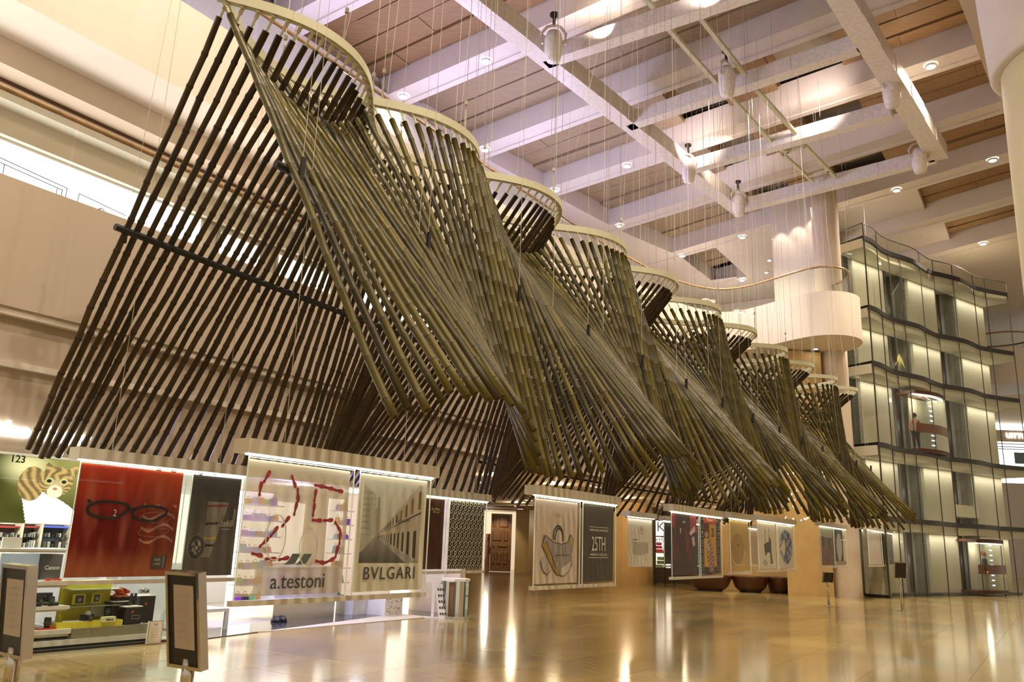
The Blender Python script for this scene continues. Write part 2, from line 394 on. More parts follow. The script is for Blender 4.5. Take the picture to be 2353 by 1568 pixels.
# downlights: one small can per place in the photo
def downlight(P, r=.11, power=0, label=None, group=None, grp='downlights set in the white ceiling beams', glow=True, target=None):
    me = globals().setdefault('_dl', {})
    key = (r, glow)
    if key not in me:
        a = MB(); a.lathe([(r * 1.35, 0.03), (r * 1.35, -.035), (r, -.04), (r, -.02)], n=16)
        c = MB(); c.lathe([(0.001, -.03), (r, -.03)], n=16); me[key] = (a.mesh('trim_ring', M['white']), c.mesh('lens', M['down']))
    t = thing('downlight', label or 'small round white downlight glowing in a pale ceiling beam', 'light', P, 0, group or grp)
    inst('trim_ring', me[key][0], t); inst('lens', me[key][1], t)
    if power: lamp('SPOT', (P[0], P[1], P[2] - .08), power, WARM, .06, target or (P[0], P[1], P[2] - 5), 150, .9)
    return t
LB = ['downlight left of the second bamboo ring, near the ceiling edge', 'bright downlight on the first beam, left of the truss', 'downlight above the third bamboo ring', 'downlight between the truss chord and the third beam', 'downlight over the crest of the third bamboo ring', 'downlight over the crest of the fourth bamboo ring', 'downlight at the corner of the small plank coffer', 'downlight in flat ceiling below the far end of the left truss chord', 'downlight beside the handrail bend before the round balcony', 'downlight between the truss end and the round column, on the far beam', 'downlight in the flat ceiling above the lift tower corner', 'orange tinged downlight close to the round column', 'downlight in the pale beam right above the lift tower', 'unlit looking downlight on the beam left of the column capital']
for n_, (x, y) in enumerate(((927, 222), (1116, 141), (1114, 344), (1441, 381), (1275, 438), (1424, 519), (1568, 588), (1706, 545), (1705, 644), (2060, 437), (1870, 495), (2281, 368), (2259, 560), (2139, 152))):
    P = at_z(x, y, CZ - .05); downlight(tuple(P), .14, LAMPDOWN if sp(P)[1] > -13.5 else 160, LB[n_])
for (x, y) in ((1779, 549), (1815, 532), (1851, 524), (1768, 598), (1761, 626)):
    downlight(tuple(at_z(x, y, CZ)), .10, 0, grp='tiny downlights in the flat ceiling before the white end wall', label='tiny downlight in the flat ceiling before the white end wall')
# ------------------------------------------------------------------ lighting truss under the ceiling
tr = thing('lighting_truss', 'rectangular white box truss wrapped in thin plastic hanging below the ceiling beams', 'truss', (0, 0, 0), 0)
TZ = 16.0
def beam_px(name, a, b, w, h, z, mtl, parent, ext0=0, ext1=0):
    A = Vector(at_z(*a, z)); B = Vector(at_z(*b, z)); d = (B - A).normalized(); A -= d * ext0; B += d * ext1
    n = Vector((-d.y, d.x, 0)) * w / 2; u = Vector((0, 0, h)); mb = MB(); seg = max(1, int((B - A).length / 1.6))
    for k in range(seg):          # slightly ruffled wrap: every bay of the truss a bit different
        P = A + (B - A) * (k / seg); Q = A + (B - A) * ((k + 1) / seg); j = 1 + .05 * ((k * 37) % 5 - 2) / 2
        mb.hexa([tuple(P - n * j), tuple(P + n * j), tuple(Q + n * j), tuple(Q - n * j), tuple(P - n * j + u), tuple(P + n * j + u), tuple(Q + n * j + u), tuple(Q - n * j + u)])
    return mb.build(name, mtl, parent)
beam_px('chord', (1110, 30), (1697, 490), .55, .6, TZ, M['plastic'], tr, 6, 0)
beam_px('chord', (1930, 0), (2153, 362), .62, .6, TZ, M['plastic'], tr, 6, .3)
for a, b in (((1255, 150), (1925, -70)), ((1445, 295), (1975, 118)), ((1575, 400), (2050, 268)), ((1697, 488), (2150, 372))):
    beam_px('cross_member', a, b, .42, .5, TZ, M['plastic'], tr)
for a, b in (((1529, 62), (1649, 197)), ((1601, 34), (1713, 176)), ((1677, 224), (1771, 328)), ((1738, 209), (1828, 309)), ((1796, 355), (1868, 420)), ((1850, 338), (1920, 411)), ((1798, 357), (1850, 338)), ((1857, 408), (1905, 395)), ((1475, -5), (1502, 20)), ((1812, 352), (1780, 342))):
    beam_px('rung', a, b, .13, .12, TZ + .2, M['rail'], tr)
# work lamps lying on the truss and shining up at the beams (the pinkish hot spots)
for (x, y), pw, tp in (((1390, 70), 700, (1385, 40)), ((1330, 108), 200, (1320, 80)), ((1640, -25), 600, (1600, 5)), ((1880, 245), 650, (1850, 238)), ((1590, 330), 500, (1600, 325)), ((1660, 372), 380, (1640, 360))):
    P = at_z(x, y, TZ + .25); lamp('SPOT', tuple(P), pw * .55, (1, .80, .72), .15, tuple(at_z(tp[0], tp[1], CZ + .3)), 110, 1.0)
for (x, y, dx, lab) in ((1272, 98, 0, 'moving head lamp wrapped in white at the corner of the first truss crossbar'),
                    (1582, 385, 1, 'largest wrapped moving head lamp with a looped handle on the left truss chord'),
                    (1697, 465, 1, 'wrapped lamp head hanging at the far left end of the truss'),
                    (1670, 178, 2, 'round white drum shaped lamp hanging under the middle of the truss'),
                    (2048, 205, 1, 'wrapped lamp head half hidden behind the middle of the right truss chord'),
                    (2112, 362, 0, 'wrapped lamp head hanging at the far right end of the truss')):
    P = Vector(at_z(x, y, TZ - .1)); lamp('SPOT', tuple(P + Vector((0, 0, -.7))), LAMPDOWN * .8, WARM, .12, tuple(P + Vector((0, 0, -5))), 140, .9); t = thing('stage_lamp', lab, 'lamp', tuple(P), .4 * dx, 'wrapped stage lamps on the ceiling truss')
    b = MB(); b.lathe([(.001, -.62), (.20, -.6), (.26, -.3), (.27, .1), (.2, .32), (.001, .36)], n=14); b.build('lamp_body', M['plastic'], t, True)
    b = MB(); b.tube([(-.33, 0, -.05), (-.36, 0, .3), (-.2, 0, .52), (0, 0, .58), (.2, 0, .52), (.36, 0, .3), (.33, 0, -.05)], .045, 6); b.build('yoke', M['plastic'], t)
    b = MB(); b.tube([(0, 0, .55), (0, 0, .9)], .05, 6); b.lathe([(.0, .9), (.13, .9), (.13, .97), (0, .97)], n=10); b.build('clamp', M['black'], t)

# ------------------------------------------------------------------ left side galleries
def wall(name, s0, s1, p0, p1, z0, z1, m_, parent=None, st=True):
    b = MB(); b.bsp(s0, s1, p0, p1, z0, z1); o = b.build(name, m_, parent)
    if st and not parent: struct(o)
    return o
wl = thing('wall_left', None, None, (0, 0, 0), 0); wl['kind'] = 'structure'
wall('sign_fascia', -6, 15.55, -11.45, -11.2, 2.53, 3.58, M['fascia'], wl)
wall('ledge', -6, 33, -11.6, -11.12, 3.58, 3.66, M['plaster_l'], wl)
wall('lower_band', -6, 33, -11.6, -11.2, 3.66, 4.24, M['fascia'], wl)
wall('ledge', -6, 33, -11.6, -11.08, 4.24, 4.34, M['plaster_l'], wl)
wall('parapet', -6, 33.4, -11.3, -11.04, 4.34, 6.04, M['fascia'], wl)
wall('corridor_band', 15.55, 33, -11.6, -11.2, 3.45, 3.60, M['plaster'], wl)
# level-two balustrade
def balustrade(path, z0, z1, grp_label, side=1, gl='glass', step=1.6, rail_r=.045):
    P = [np.array(W(s, p)[:2]) for s, p in path]
    L = [0]
    for a, c in zip(P[:-1], P[1:]): L.append(L[-1] + np.linalg.norm(c - a))
    def pt(d):
        for k in range(len(P) - 1):
            if d <= L[k + 1] + 1e-9: t = (d - L[k]) / max(1e-9, L[k + 1] - L[k]); return P[k] + (P[k + 1] - P[k]) * t
        return P[-1]
    t = thing('glass_balustrade', grp_label, 'balustrade', (0, 0, 0), 0)
    n = max(1, int(L[-1] / step))
    for k in range(n):
        a, c = L[-1] * k / n, L[-1] * (k + 1) / n; b = MB(); q = [pt(a + .02), pt((a + c) / 2), pt(c - .02)]
        b.strip(q, z0, z1 - .03); b.build('pane', M[gl], t)
    b = MB(); b.tube([(q[0], q[1], z1) for q in [pt(L[-1] * k / 90) for k in range(91)]], rail_r, 8); b.build('handrail', M['hand'], t, True)
    return t
balustrade([(-6, -11.17), (33, -11.17)], 6.04, 7.26, 'long straight glass balustrade with wooden handrail on the second floor parapet')
# level-three slab, parapet and serpentine balustrade running into the round balcony
R3 = [(-8, -13.2), (6, -13.25), (22.3, -13.1), (26.8, -12.87), (30.2, -12.4), (31.9, -11.8), (32.8, -11.0), (32.9, -10.0), (32.4, -8.7), (31.9, -7.6), (31.7, -6.8), (32.0, -6.15), (32.7, -5.85), (33.5, -6.0), (34.1, -6.5), (34.4, -7.3)]
C3 = [tuple(q) for q in cr(R3, 7)]
balustrade(C3, 11.35, 12.5, 'serpentine glass balustrade with pale wooden handrail curving onto the round balcony')
out = []
for k, q in enumerate(C3):
    a = np.array(C3[max(0, k - 1)]); c = np.array(C3[min(len(C3) - 1, k + 1)]); d = (c - a) / np.linalg.norm(c - a)
    out.append(tuple(np.array(q) + np.array([-d[1], d[0]]) * .32))
ow = [W(s, p) for s, p in out]
b = MB(); b.strip(ow, 9.66, 11.4, .18); b.build('round_parapet', M['plaster_l'], wl)
b = MB()
for k in range(len(out) - 1):
    (s0, p0), (s1, p1) = out[k], out[k + 1]
    e0 = (min(s0, 34.6), min(p0, -13) if s0 < 30 else p0)
    b.face([W(s0, p0, 9.68), W(s1, p1, 9.68), W(min(s1, 34.9) if s1 < 30 else 34.9, -17 if s1 < 30 else min(p1, -7), 9.68), W(s0 if s0 < 30 else 34.9, -17 if s0 < 30 else min(p0, -7), 9.68)])
b.bsp(-8, 34.9, -34, -16.9, 9.68, 9.9); b.bsp(-8, 29.9, -17, -13.3, 9.70, 9.9); b.build('balcony_soffit', M['plaster_l'], wl)
# stepped bulkheads of the second floor ceiling, seen through its glass
pa = sp(at_z(0, 58, 9.83))[1]; zb = float(at_p(0, 142, pa)[2]); pb = sp(at_z(0, 178, zb))[1]; zc = float(at_p(0, 222, pb)[2]); pc = pb - .35; zd = float(at_p(0, 305, pc)[2])
wall('bulkhead', -8, 34, pb, pa, zb, 9.8, M['plaster'], wl)
wall('bulkhead', -8, 34, pc - .02, pb, zc, 9.8, M['plaster_l'], wl)
wall('bulkhead', -8, 34, pc - .12, pc, zd, 9.8, M['fascia'], wl)
wall('cove_line', -8, 34, pb - .01, pb + .03, zb - .06, zb, M['joint'], wl)
# second floor shopfronts behind the parapet
pw = pc - .22
wall('gallery_back_wall', -8, 34.5, pw - .3, pw - .1, 4.4, zd + .5, M['plaster'], wl)
swin = sp(at_p(464, 515, pw))[0]
sw = thing('shop_window', 'bright white lit shop window with thin line drawings on the second floor', 'window', W(-4, pw - .05, 5.0), HR)
b = MB(); b.box(0, swin + 4, 0, .04, 0, zd - 5.0); b.build('light_panel', M['lit'], sw)
def lp_line(b, pts, r=.012):
    for a, c in zip(pts[:-1], pts[1:]):
        A = sp(at_p(*a, pw + .02)); C = sp(at_p(*c, pw + .02))
        b.tube([(A[0] + 4, -.03, A[2] - 5.0), (C[0] + 4, -.03, C[2] - 5.0)], r, 4)
b = MB()
lp_line(b, [(-20, 360), (0, 360), (157, 432), (150, 470)]); lp_line(b, [(-20, 365), (0, 371), (146, 436), (140, 468)]); lp_line(b, [(13, 376), (7, 412)]); lp_line(b, [(134, 433), (130, 455)])
lp_line(b, [(178, 475), (185, 444), (292, 495)]); lp_line(b, [(205, 484), (237, 478), (262, 508)]); lp_line(b, [(215, 490), (240, 486)]); lp_line(b, [(222, 482), (240, 495), (232, 478)])
b.build('line_drawing', ink((.25, .2, .3)), sw)
for k, (x0, x1, mk) in enumerate(((500, 590, 'litw'), (640, 760, 'glass'), (840, 900, 'litw'), (930, 1010, 'lit'))):
    a, c = sp(at_p(x0, 600, pw))[0], sp(at_p(x1, 650, pw))[0]
    t = thing('shop_window', ['warm lit narrow shop window just right of the white one', 'glass shop window with dim room behind on the second floor', 'narrow lit shop window behind the bamboo near the crossing', 'bright shop window farthest along behind the bamboo'][k], 'window', W(a, pw - .05, 4.9), HR)
    b = MB(); b.box(0, c - a, 0, .05, 0, zd - 5); b.build('pane', M['lit'] if mk == 'lit' else M['litw'], t)
    b = MB(); b.box(-.05, 0, -.05, .06, 0, zd - 4.95); b.box(c - a, c - a + .05, -.05, .06, 0, zd - 4.95); b.build('frame', M['steel'], t)
# third floor: cool lit back wall
wall('third_floor_wall', -8, 58, -19.3, -19.0, 9.9, CZ, M['plaster_l'], wl)
b = MB(); b.bsp(9, 34, -19.0, -18.95, 10.6, 14.5); tag(b.build('shop_light_panel', mat('cool_lit_glass', (.8, .85, 1), .4, emit=(.62, .70, 1), estr=.9), wl))
for s_, q_ in ((8, 330), (14, 340), (20, 360), (26, 340), (31, 90)): lamp('POINT', W(s_, -15.6, 13.2), q_, (.62, .58, 1), .3)
for s_ in (4, 10, 16, 22, 28): lamp('POINT', W(s_, -12.9, 8.2), 30, WARM, .12)
wall('third_floor_end', 51, 51.3, -19, -6, 9.7, CZ, M['plaster_l'], wl)
for s_ in (40, 46): lamp('POINT', W(s_, -15.0, 14.5), 170, (1, .84, .76), .3)
# first-floor corridor ceiling (warm) with its downlights, corridor walls
wall('corridor_ceiling', 15.5, 62, -48, -11.25, 3.45, 3.6, M['plaster'], wl)
wall('corridor_ceiling', -6, 15.5, -20, -11.45, 2.62, 2.8, M['plaster_l'], wl)
for (x, y) in ((1132, 1083), (1108, 1107), (1268, 1104), (1363, 1116), (1375, 1118), (1210, 1148), (1221, 1149), (1178, 1161), (1185, 1162), (1192, 1169), (1199, 1169), (1323, 1132), (1335, 1133), (1436, 1144), (1435, 1143), (1519, 1152), (1512, 1158), (1517, 1168), (1524, 1152), (1214, 1121)):
    P = at_z(x, y, 3.44)
    if P[1] < 75: downlight(tuple(P), .075, 0, 'small downlight in the low warm ceiling of the ground floor corridor', 'downlights in the corridor ceiling')
for x, y in ((1132, 1100), (1280, 1120), (1440, 1150), (1185, 1160), (1560, 1160)):
    P = at_z(x, y, 3.35); lamp('POINT', tuple(P), 80, (1, .76, .48), .16)
fw = [at_z(x, y, 0) for x, y in ((1184, 1312.5), (1215, 1315.5), (1250, 1320), (1310, 1338), (1370, 1345), (1430, 1348), (1480, 1347.5), (1499, 1343), (1503, 1330))]
b = MB(); b.strip([(q[0], q[1]) for q in cr([tuple(f[:2]) for f in fw], 4)], 0, 3.5, .2); o = struct(b.build('wall_corridor', mat('golden_stone', (.62, .42, .17), .5, noise=.12, scale=1.5))); 
mats_gold = bpy.data.materials['golden_stone']
P0 = at_z(1013, 1300, 0); 
b = MB(); A = W(15.5, -11.3); B = W(15.5, -30); b.strip([A[:2], B[:2]], 0, 3.5, .2); struct(b.build('wall_shop_end', M['plaster']))
b = MB(); A = W(41, -48); B = W(75, -22); b.strip([A[:2], B[:2]], 0, 3.5, .2); struct(b.build('wall_corridor_back', mats_gold))
# ---- end wall, pier and far walls
ew = thing('wall_end', None, None, (0, 0, 0), 0); ew['kind'] = 'structure'
wall('end_wall', 34.9, 35.3, sp(at_s(1777, 600, 34.9))[1], -6.9, 9.7, CZ, M['plaster_l'], ew); wall('end_wall', 34.9, 35.3, -34, -6.9, 3.4, 9.7, M['plaster_l'], ew)
wall('end_wall', 35.0, 35.3, -12.5, -6.9, 0, 3.4, mats_gold, ew)
q = [at_z(x, y, 0) for x, y in ((1811, 1370), (1918, 1373.5), (1945, 1375), (1978, 1376))]
b = MB(); b.prism([tuple(q[0][:2]), tuple(q[1][:2]), W(35.2, -7.6)[:2], W(35.2, -9.3)[:2]], 0, 9.6); b.build('pier', mats_gold, ew)
b = MB(); b.lathe([(.55, 0), (.55, CZ)], c=tuple((np.array(W(34.7, -7.0)[:2]))), n=24); b.build('round_pier', M['plaster'], ew, True)
for (x, y) in ((1797, 575), (1836, 560), (1871, 545)):
    P = at_s(x, y, 34.85); lamp('SPOT', (P[0] - .25, P[1] - .3, P[2] + 1.3), 60, WARM, .04, (P[0] + .1, P[1] + .2, P[2] - 2), 70, .7)
for (x, y) in ((1900, 812), (1830, 835), (1975, 820)):
    P = at_s(x, y, 34.85); lamp('SPOT', (P[0] - .3, P[1] - .35, P[2] + 1.0), 50, WARM, .04, (P[0] + .1, P[1] + .2, P[2] - 2), 70, .7)
for (x, y) in ((1797, 817), (1835, 809), (1874, 801), (1621, 690), (1636, 693), (1704, 717), (1694, 715)):
    downlight(tuple(at_z(x, y, 9.66)), .09, 0, 'tiny downlight in the underside of the round balcony', 'downlights under the round balcony')
b = MB(); b.strip([W(36, -36)[:2], W(60, -34)[:2], W(92, -20)[:2], W(95, 14)[:2]], 0, CZ + 1, .3); struct(b.build('wall_back', M['plaster']))
# hall side behind the camera's right: plain stone wall, keeps the hall closed for reflections
#b = MB(); b.bsp(-12, 26, 15, 15.3, 0, CZ + 2); struct(b.build('wall_right', M['plaster']))
#b = MB(); b.bsp(-12, -11.7, -36, 15, 0, CZ + 2); struct(b.build('wall_rear', M['plaster']))
# ------------------------------------------------------------------ round column at the right edge
cl = thing('round_column', 'massive cream round column with a wider round capital at the right edge', 'column', (11.75, 15.0, 0), 0); 
b = MB(); b.lathe([(1.72, 0), (1.70, .3), (1.60, .3), (1.58, 6), (1.52, 11.8)], n=64); b.build('shaft', mat('column_cream', (.66, .56, .30), .6, noise=.05, scale=1), cl, True)
b = MB(); b.lathe([(1.5, 11.75), (1.66, 11.75), (1.72, 11.80), (1.80, 13.4), (1.82, 14.1)], n=64); b.build('capital', M['plaster_l'], cl, True)
q = [at_z(x, y, 14.0) for x, y in ((2160, -120), (2203, 0), (2227, 60), (2251, 130), (2272, 185), (2300, 235))]
b = MB(); b.prism([tuple(v[:2]) for v in q] + [(24, 30), (26, 6), (12, -2)], 14.0, CZ + .2); struct(b.build('ceiling_around_column', M['plaster']))
# ------------------------------------------------------------------ right far balcony and shop sign
fb = thing('far_balcony', 'distant white round balcony with glass and wooden rail right of the lift tower', 'balcony', (0, 0, 0), 0)
c0 = at_y(2330, 830, 52); 
b = MB(); b.lathe([(2.2, 12.6), (2.2, 15.0)], c=(c0[0] - .2, c0[1] + 1), n=36, sx=1.0); b.lathe([(.01, 12.6), (2.2, 12.6)], c=(c0[0] - .2, c0[1] + 1), n=36); b.build('balcony_drum', M['plaster_l'], fb, True)
b = MB(); b.lathe([(2.1, 15.0), (2.1, 16.0)], c=(c0[0] - .2, c0[1] + 1), n=36); b.build('glass_panel', M['glass'], fb, True)
b = MB(); b.tube([(c0[0] - .2 + 2.1 * math.cos(a), c0[1] + 1 + 2.1 * math.sin(a), 16.05) for a in np.linspace(0, 6.28, 40)], .06, 6); b.build('handrail', M['hand'], fb, True)
Z = lambda y, x=2330, Y=62: float(at_y(x, y, Y)[2]); X = lambda x, y=1000, Y=62: float(at_y(x, y, Y)[0])
sf = thing('shopfront', 'white lit shopfront with luggage brand letters seen beyond the lift tower', 'shop', (X(2290), 62, 0), 0)
b = MB(); b.box(0, 9, 0, .3, Z(1110), Z(1018)); b.box(0, 9, 0, .3, Z(988), Z(975)); b.build('light_panel', M['lit'], sf)
b = MB(); b.box(0, 9, .0, .3, Z(1016), Z(990)); b.build('sign_band', M['plaster'], sf)
o = inst('lettering', text_mesh('UITTON', .52, ink((1, .95, .95), e=2.2), .03, .02, 1.05, 1.0, 'LEFT'), sf); o.location = (X(2311) - X(2290), -.05, Z(1007))
b = MB()
for yy in (1021, 1028, 1033): b.box(0, 9, -.04, 0, Z(yy + 1), Z(yy - 1))
b.box(1.15, 2.0, -.06, -.02, Z(1066), Z(1040)); b.build('display', ink((.1, .2, .3)), sf)
b = MB(); b.box(-2, 12, 0, .6, Z(975), Z(900)); struct(b.build('wall_far_right', M['plaster_l'])).location = (X(2290), 62.2, 0)
for n_, P in enumerate(((2353, 655), (2330, 640))): pass
# ------------------------------------------------------------------ glass lift tower
A = Vector((15.05, 33.02, 0)); TR = math.atan2(7.16, 10.52)
tw = thing('lift_tower', 'tall wavy glass lift tower with black bands at each floor', 'tower', tuple(A), TR)
def twl(x, y):         # world plan -> tower frame
    dx, dy = x - A.x, y - A.y; c, s = math.cos(TR), math.sin(TR); return (dx * c + dy * s, -dx * s + dy * c)
plan = [(15.05, 33.02), (15.69, 33.54), (16.43, 34.37), (17.01, 34.84), (17.45, 35.11), (18.53, 35.76), (19.4, 36.58), (20.12, 37.21), (20.76, 37.5), (21.98, 38.11), (23.22, 39.14), (23.83, 39.47), (24.53, 39.8), (25.57, 40.18)]
fp = [tuple(q) for q in cr([twl(*p) for p in plan], 5)]
lf = twl(14.45, 34.2)
TZ_ = [3.05, 6.0, 9.4, 11.83, 14.97]; TTOP = 15.63
n = 9; L = len(fp) - 1
for lv, (z0, z1) in enumerate([(0, 3.05), (3.05, 6.0), (6.0, 9.4), (9.4, 11.83), (11.83, 14.97), (14.97, TTOP)]):
    for k in range(n):
        a, c = int(L * k / n), int(L * (k + 1) / n); b = MB(); b.strip(fp[a:c + 1], z0 + .01, z1 - .01); b.build('glass_pane', M['tglass'], tw, True)
    b = MB(); b.strip([lf, fp[0]], z0 + .01, z1 - .01); b.build('glass_pane', M['tglass'], tw)
for k in range(n + 1):
    x, y = fp[int(L * k / n)]; b = MB(); b.tube([(x, y - .01, 0), (x, y - .01, TTOP)], .022 if k else .035, 5); b.build('mullion', ink((.03, .025, .01)), tw)
b = MB(); b.tube([(lf[0], lf[1], 0), (lf[0], lf[1], TTOP)], .03, 5); b.build('mullion', M['black'], tw)
allp = [lf] + fp
for z in TZ_:
    b = MB(); b.strip([(x, y - .03) for x, y in allp], z - .10, z + .10, .05); b.build('black_band', M['black'], tw)
    b = MB(); ins = [(x, y + 1.5) for x, y in fp]
    for k in range(len(fp) - 1):
        (x0, y0), (x1, y1) = fp[k], fp[k + 1]
        b.hexa([(x0, y0 + .06, z - .42), (x1, y1 + .06, z - .42), (x1, 1.25, z - .42), (x0, 1.25, z - .42), (x0, y0 + .06, z - .02), (x1, y1 + .06, z - .02), (x1, 1.25, z - .02), (x0, 1.25, z - .02)])
    b.build('floor_edge', mat('tower_white', (.74, .70, .56), .6) if 'tower_white' not in bpy.data.materials else bpy.data.materials['tower_white'], tw)
b = MB(); b.tube([(x, y, TTOP) for x, y in allp], .02, 5); b.build('top_trim', M['black'], tw)
WL = 12.7; tc = mat('tower_cream', (.60, .55, .40), .6, noise=.06, scale=1); tg = mat('shaft_grey', (.40, .37, .29), .55, noise=.35, scale=.9); tb = mat('shaft_rail', (.06, .04, .02), .4)
SH = [(-.9, 1.0), (3.4, 5.5), (7.9, 10.0)]
b = MB(); x = -.3
for a, c in SH:
    if a > x: b.box(x, a, 1.25, 1.7, 0, TTOP - .7)
    x = c
b.box(x, WL, 1.25, 1.7, 0, TTOP - .7); b.build('cream_wall', tc, tw)
for a, c in SH:
    b = MB(); b.box(a, c, 3.2, 3.3, 0, TTOP - .8); b.box(a - .1, a, 1.4, 3.3, 0, TTOP - .8); b.box(c, c + .1, 1.4, 3.3, 0, TTOP - .8); b.box(a, c, 1.4, 3.3, TTOP - .8, TTOP - .7); b.build('shaft_lining', tg, tw)
    for u, w in ((.12, .10), (.50, .05), (.86, .07)):
        xx = a + (c - a) * u; b = MB(); b.box(xx - w, xx + w, 2.0, 2.1, 0, TTOP - .8); b.build('guide_rail', tb, tw)
    for u in (.42, .45, .48, .55):
        xx = a + (c - a) * u; b = MB(); b.tube([(xx, 1.8, 0), (xx, 1.8, TTOP - .8)], .012, 4); b.build('lift_cable', M['black'], tw)
    for zz in range(1, 9):
        b = MB(); b.box(a, c, 3.0, 3.19, zz * 1.8, zz * 1.8 + .22); b.build('shaft_beam', ink((.13, .11, .08)), tw)
b = MB(); b.box(.2, 12.6, .8, 1.2, 0, .12); b.build('plinth', M['black'], tw)
cv = thing('added_slab_lamps', None, None, (0, 0, 0), 0); bpy.data.objects.remove(cv)
for z in TZ_:        # area lamps added under every floor slab to brighten the tower
    for xx in (1.6, 6.4, 11.2):
        L_ = lamp('AREA', tuple((Matrix.Rotation(TR, 4, 'Z') @ Vector((xx, .95, z - .44))) + A), 22, (1, .94, .82), 3.6, None, sizey=.12); L_.rotation_euler = (0, 0, TR)
for z in (1.5, 4.5, 7.6, 10.6, 13.4):  # points added inside the shafts to lighten their lining
    for a, c in SH: lamp('POINT', tuple((Matrix.Rotation(TR, 4, 'Z') @ Vector(((a + c) / 2, 2.6, z))) + A), 9, (1, .96, .85), .05)
# marble side panel left of the tower
q = [at_z(x, y, 0) for x, y in ((1990, 1372), (2047, 1376))]
b = MB(); b.strip([tuple(q[0][:2]), tuple(q[1][:2])], .12, 2.75, .1); b.k = 0
t = struct(b.build('wall_marble', mat('grey_marble', (.46, .42, .30), .25, noise=.35, scale=1.2)))
b = MB(); b.strip([tuple(q[0][:2]), tuple(q[1][:2])], 0, .12, .12); b.build('plinth', M['black'], t)
# lift cars
def lift_car(x0, x1, z0, h, lab, lit=True):
    t = thing('lift_car', lab, 'lift', tuple(A + Matrix.Rotation(TR, 3, 'Z') @ Vector((x0, .32, z0))), TR)
    w = x1 - x0; br = mat('car_brown', (.10, .035, .015), .35) if 'car_brown' not in bpy.data.materials else bpy.data.materials['car_brown']
    arc = [(w * k / 10, -.22 * math.sin(math.pi * k / 10)) for k in range(11)]
    b = MB(); b.strip(arc, h - .02, h + .16, .05); b.build('roof_band', br, t)
    b = MB(); b.prism(arc + [(w, .88), (0, .88)], h + .02, h + .14); b.build('roof', br, t)
    b = MB(); b.prism(arc + [(w, .88), (0, .88)], -.12, 0); b.build('car_floor', br, t)
    b = MB(); b.strip(arc, .72, 1.12, .05); b.build('belt_band', br, t)
    b = MB(); b.strip(arc, -.14, .02, .05); b.build('skirt', br, t)
    b = MB(); b.strip(arc, .02, .72); b.strip(arc, 1.12, h); b.build('car_glass', M['glass'], t)
    b = MB(); b.box(w * .35, w, .84, .88, 0, h); b.build('car_back', bpy.data.materials['tower_cream'], t)
    b = MB(); b.strip([(p_[0], p_[1] + .1) for p_ in arc], h - .06, h - .03, .06); b.build('cove_light', M['led'], t)
    b = MB()
    for k in range(9): b.box(w * .42, w * .42 + .22, -.02, .0, .2 + k * .22, .2 + k * .22 + .05)
    b.build('indicator_strip', ink((.6, .6, 1), e=2.0), t)
    lamp('POINT', tuple(A + Matrix.Rotation(TR, 3, 'Z') @ Vector((x0 + w / 2, .75, z0 + h - .2))), 14, (1, .9, .75), .08)
    return t
lift_car(3.65, 6.15, 6.2, 2.45, 'lift car with brown belt and passenger at the middle of the glass tower')
lift_car(7.75, 10.2, .25, 2.1, 'dark lift car at the foot of the glass tower behind the standing man')
b = MB(); b.box(.3, 2.3, 0, .9, 0, .55); cw = b.build('counterweight', ink((.72, .68, .5)), None); cw.location = A + Matrix.Rotation(TR, 3, 'Z') @ Vector((7.7, 1.2, 3.5)); cw.rotation_euler = (0, 0, TR)
tag(cw, 'pale boxed counterweight in the right lift shaft above the ground floor', 'counterweight')

# ------------------------------------------------------------------ people
def skinned(name, verts, edges, mtl, parent, root=0, lv=1):
    me = bpy.data.meshes.new(name); me.from_pydata([v[:3] for v in verts], edges, [])
    o = bpy.data.objects.new(name, me); COL.objects.link(o)
    mod = o.modifiers.new('skin', 'SKIN'); mod.use_smooth_shade = True
    for i, v in enumerate(verts):
        me.skin_vertices[0].data[i].radius = (v[3], v[4] if len(v) > 4 else v[3]); me.skin_vertices[0].data[i].use_root = (i == root)
    su = o.modifiers.new('sub', 'SUBSURF'); su.levels = lv; su.render_levels = lv
    bpy.context.view_layer.update(); dg = bpy.context.evaluated_depsgraph_get()
    m2 = bpy.data.meshes.new_from_object(o.evaluated_get(dg)); m2.name = name
    bpy.data.objects.remove(o); m2.materials.clear(); m2.materials.append(mtl)
    m2.polygons.foreach_set('use_smooth', [True] * len(m2.polygons))
    q = bpy.data.objects.new(name, m2); COL.objects.link(q); q.parent = parent; return q
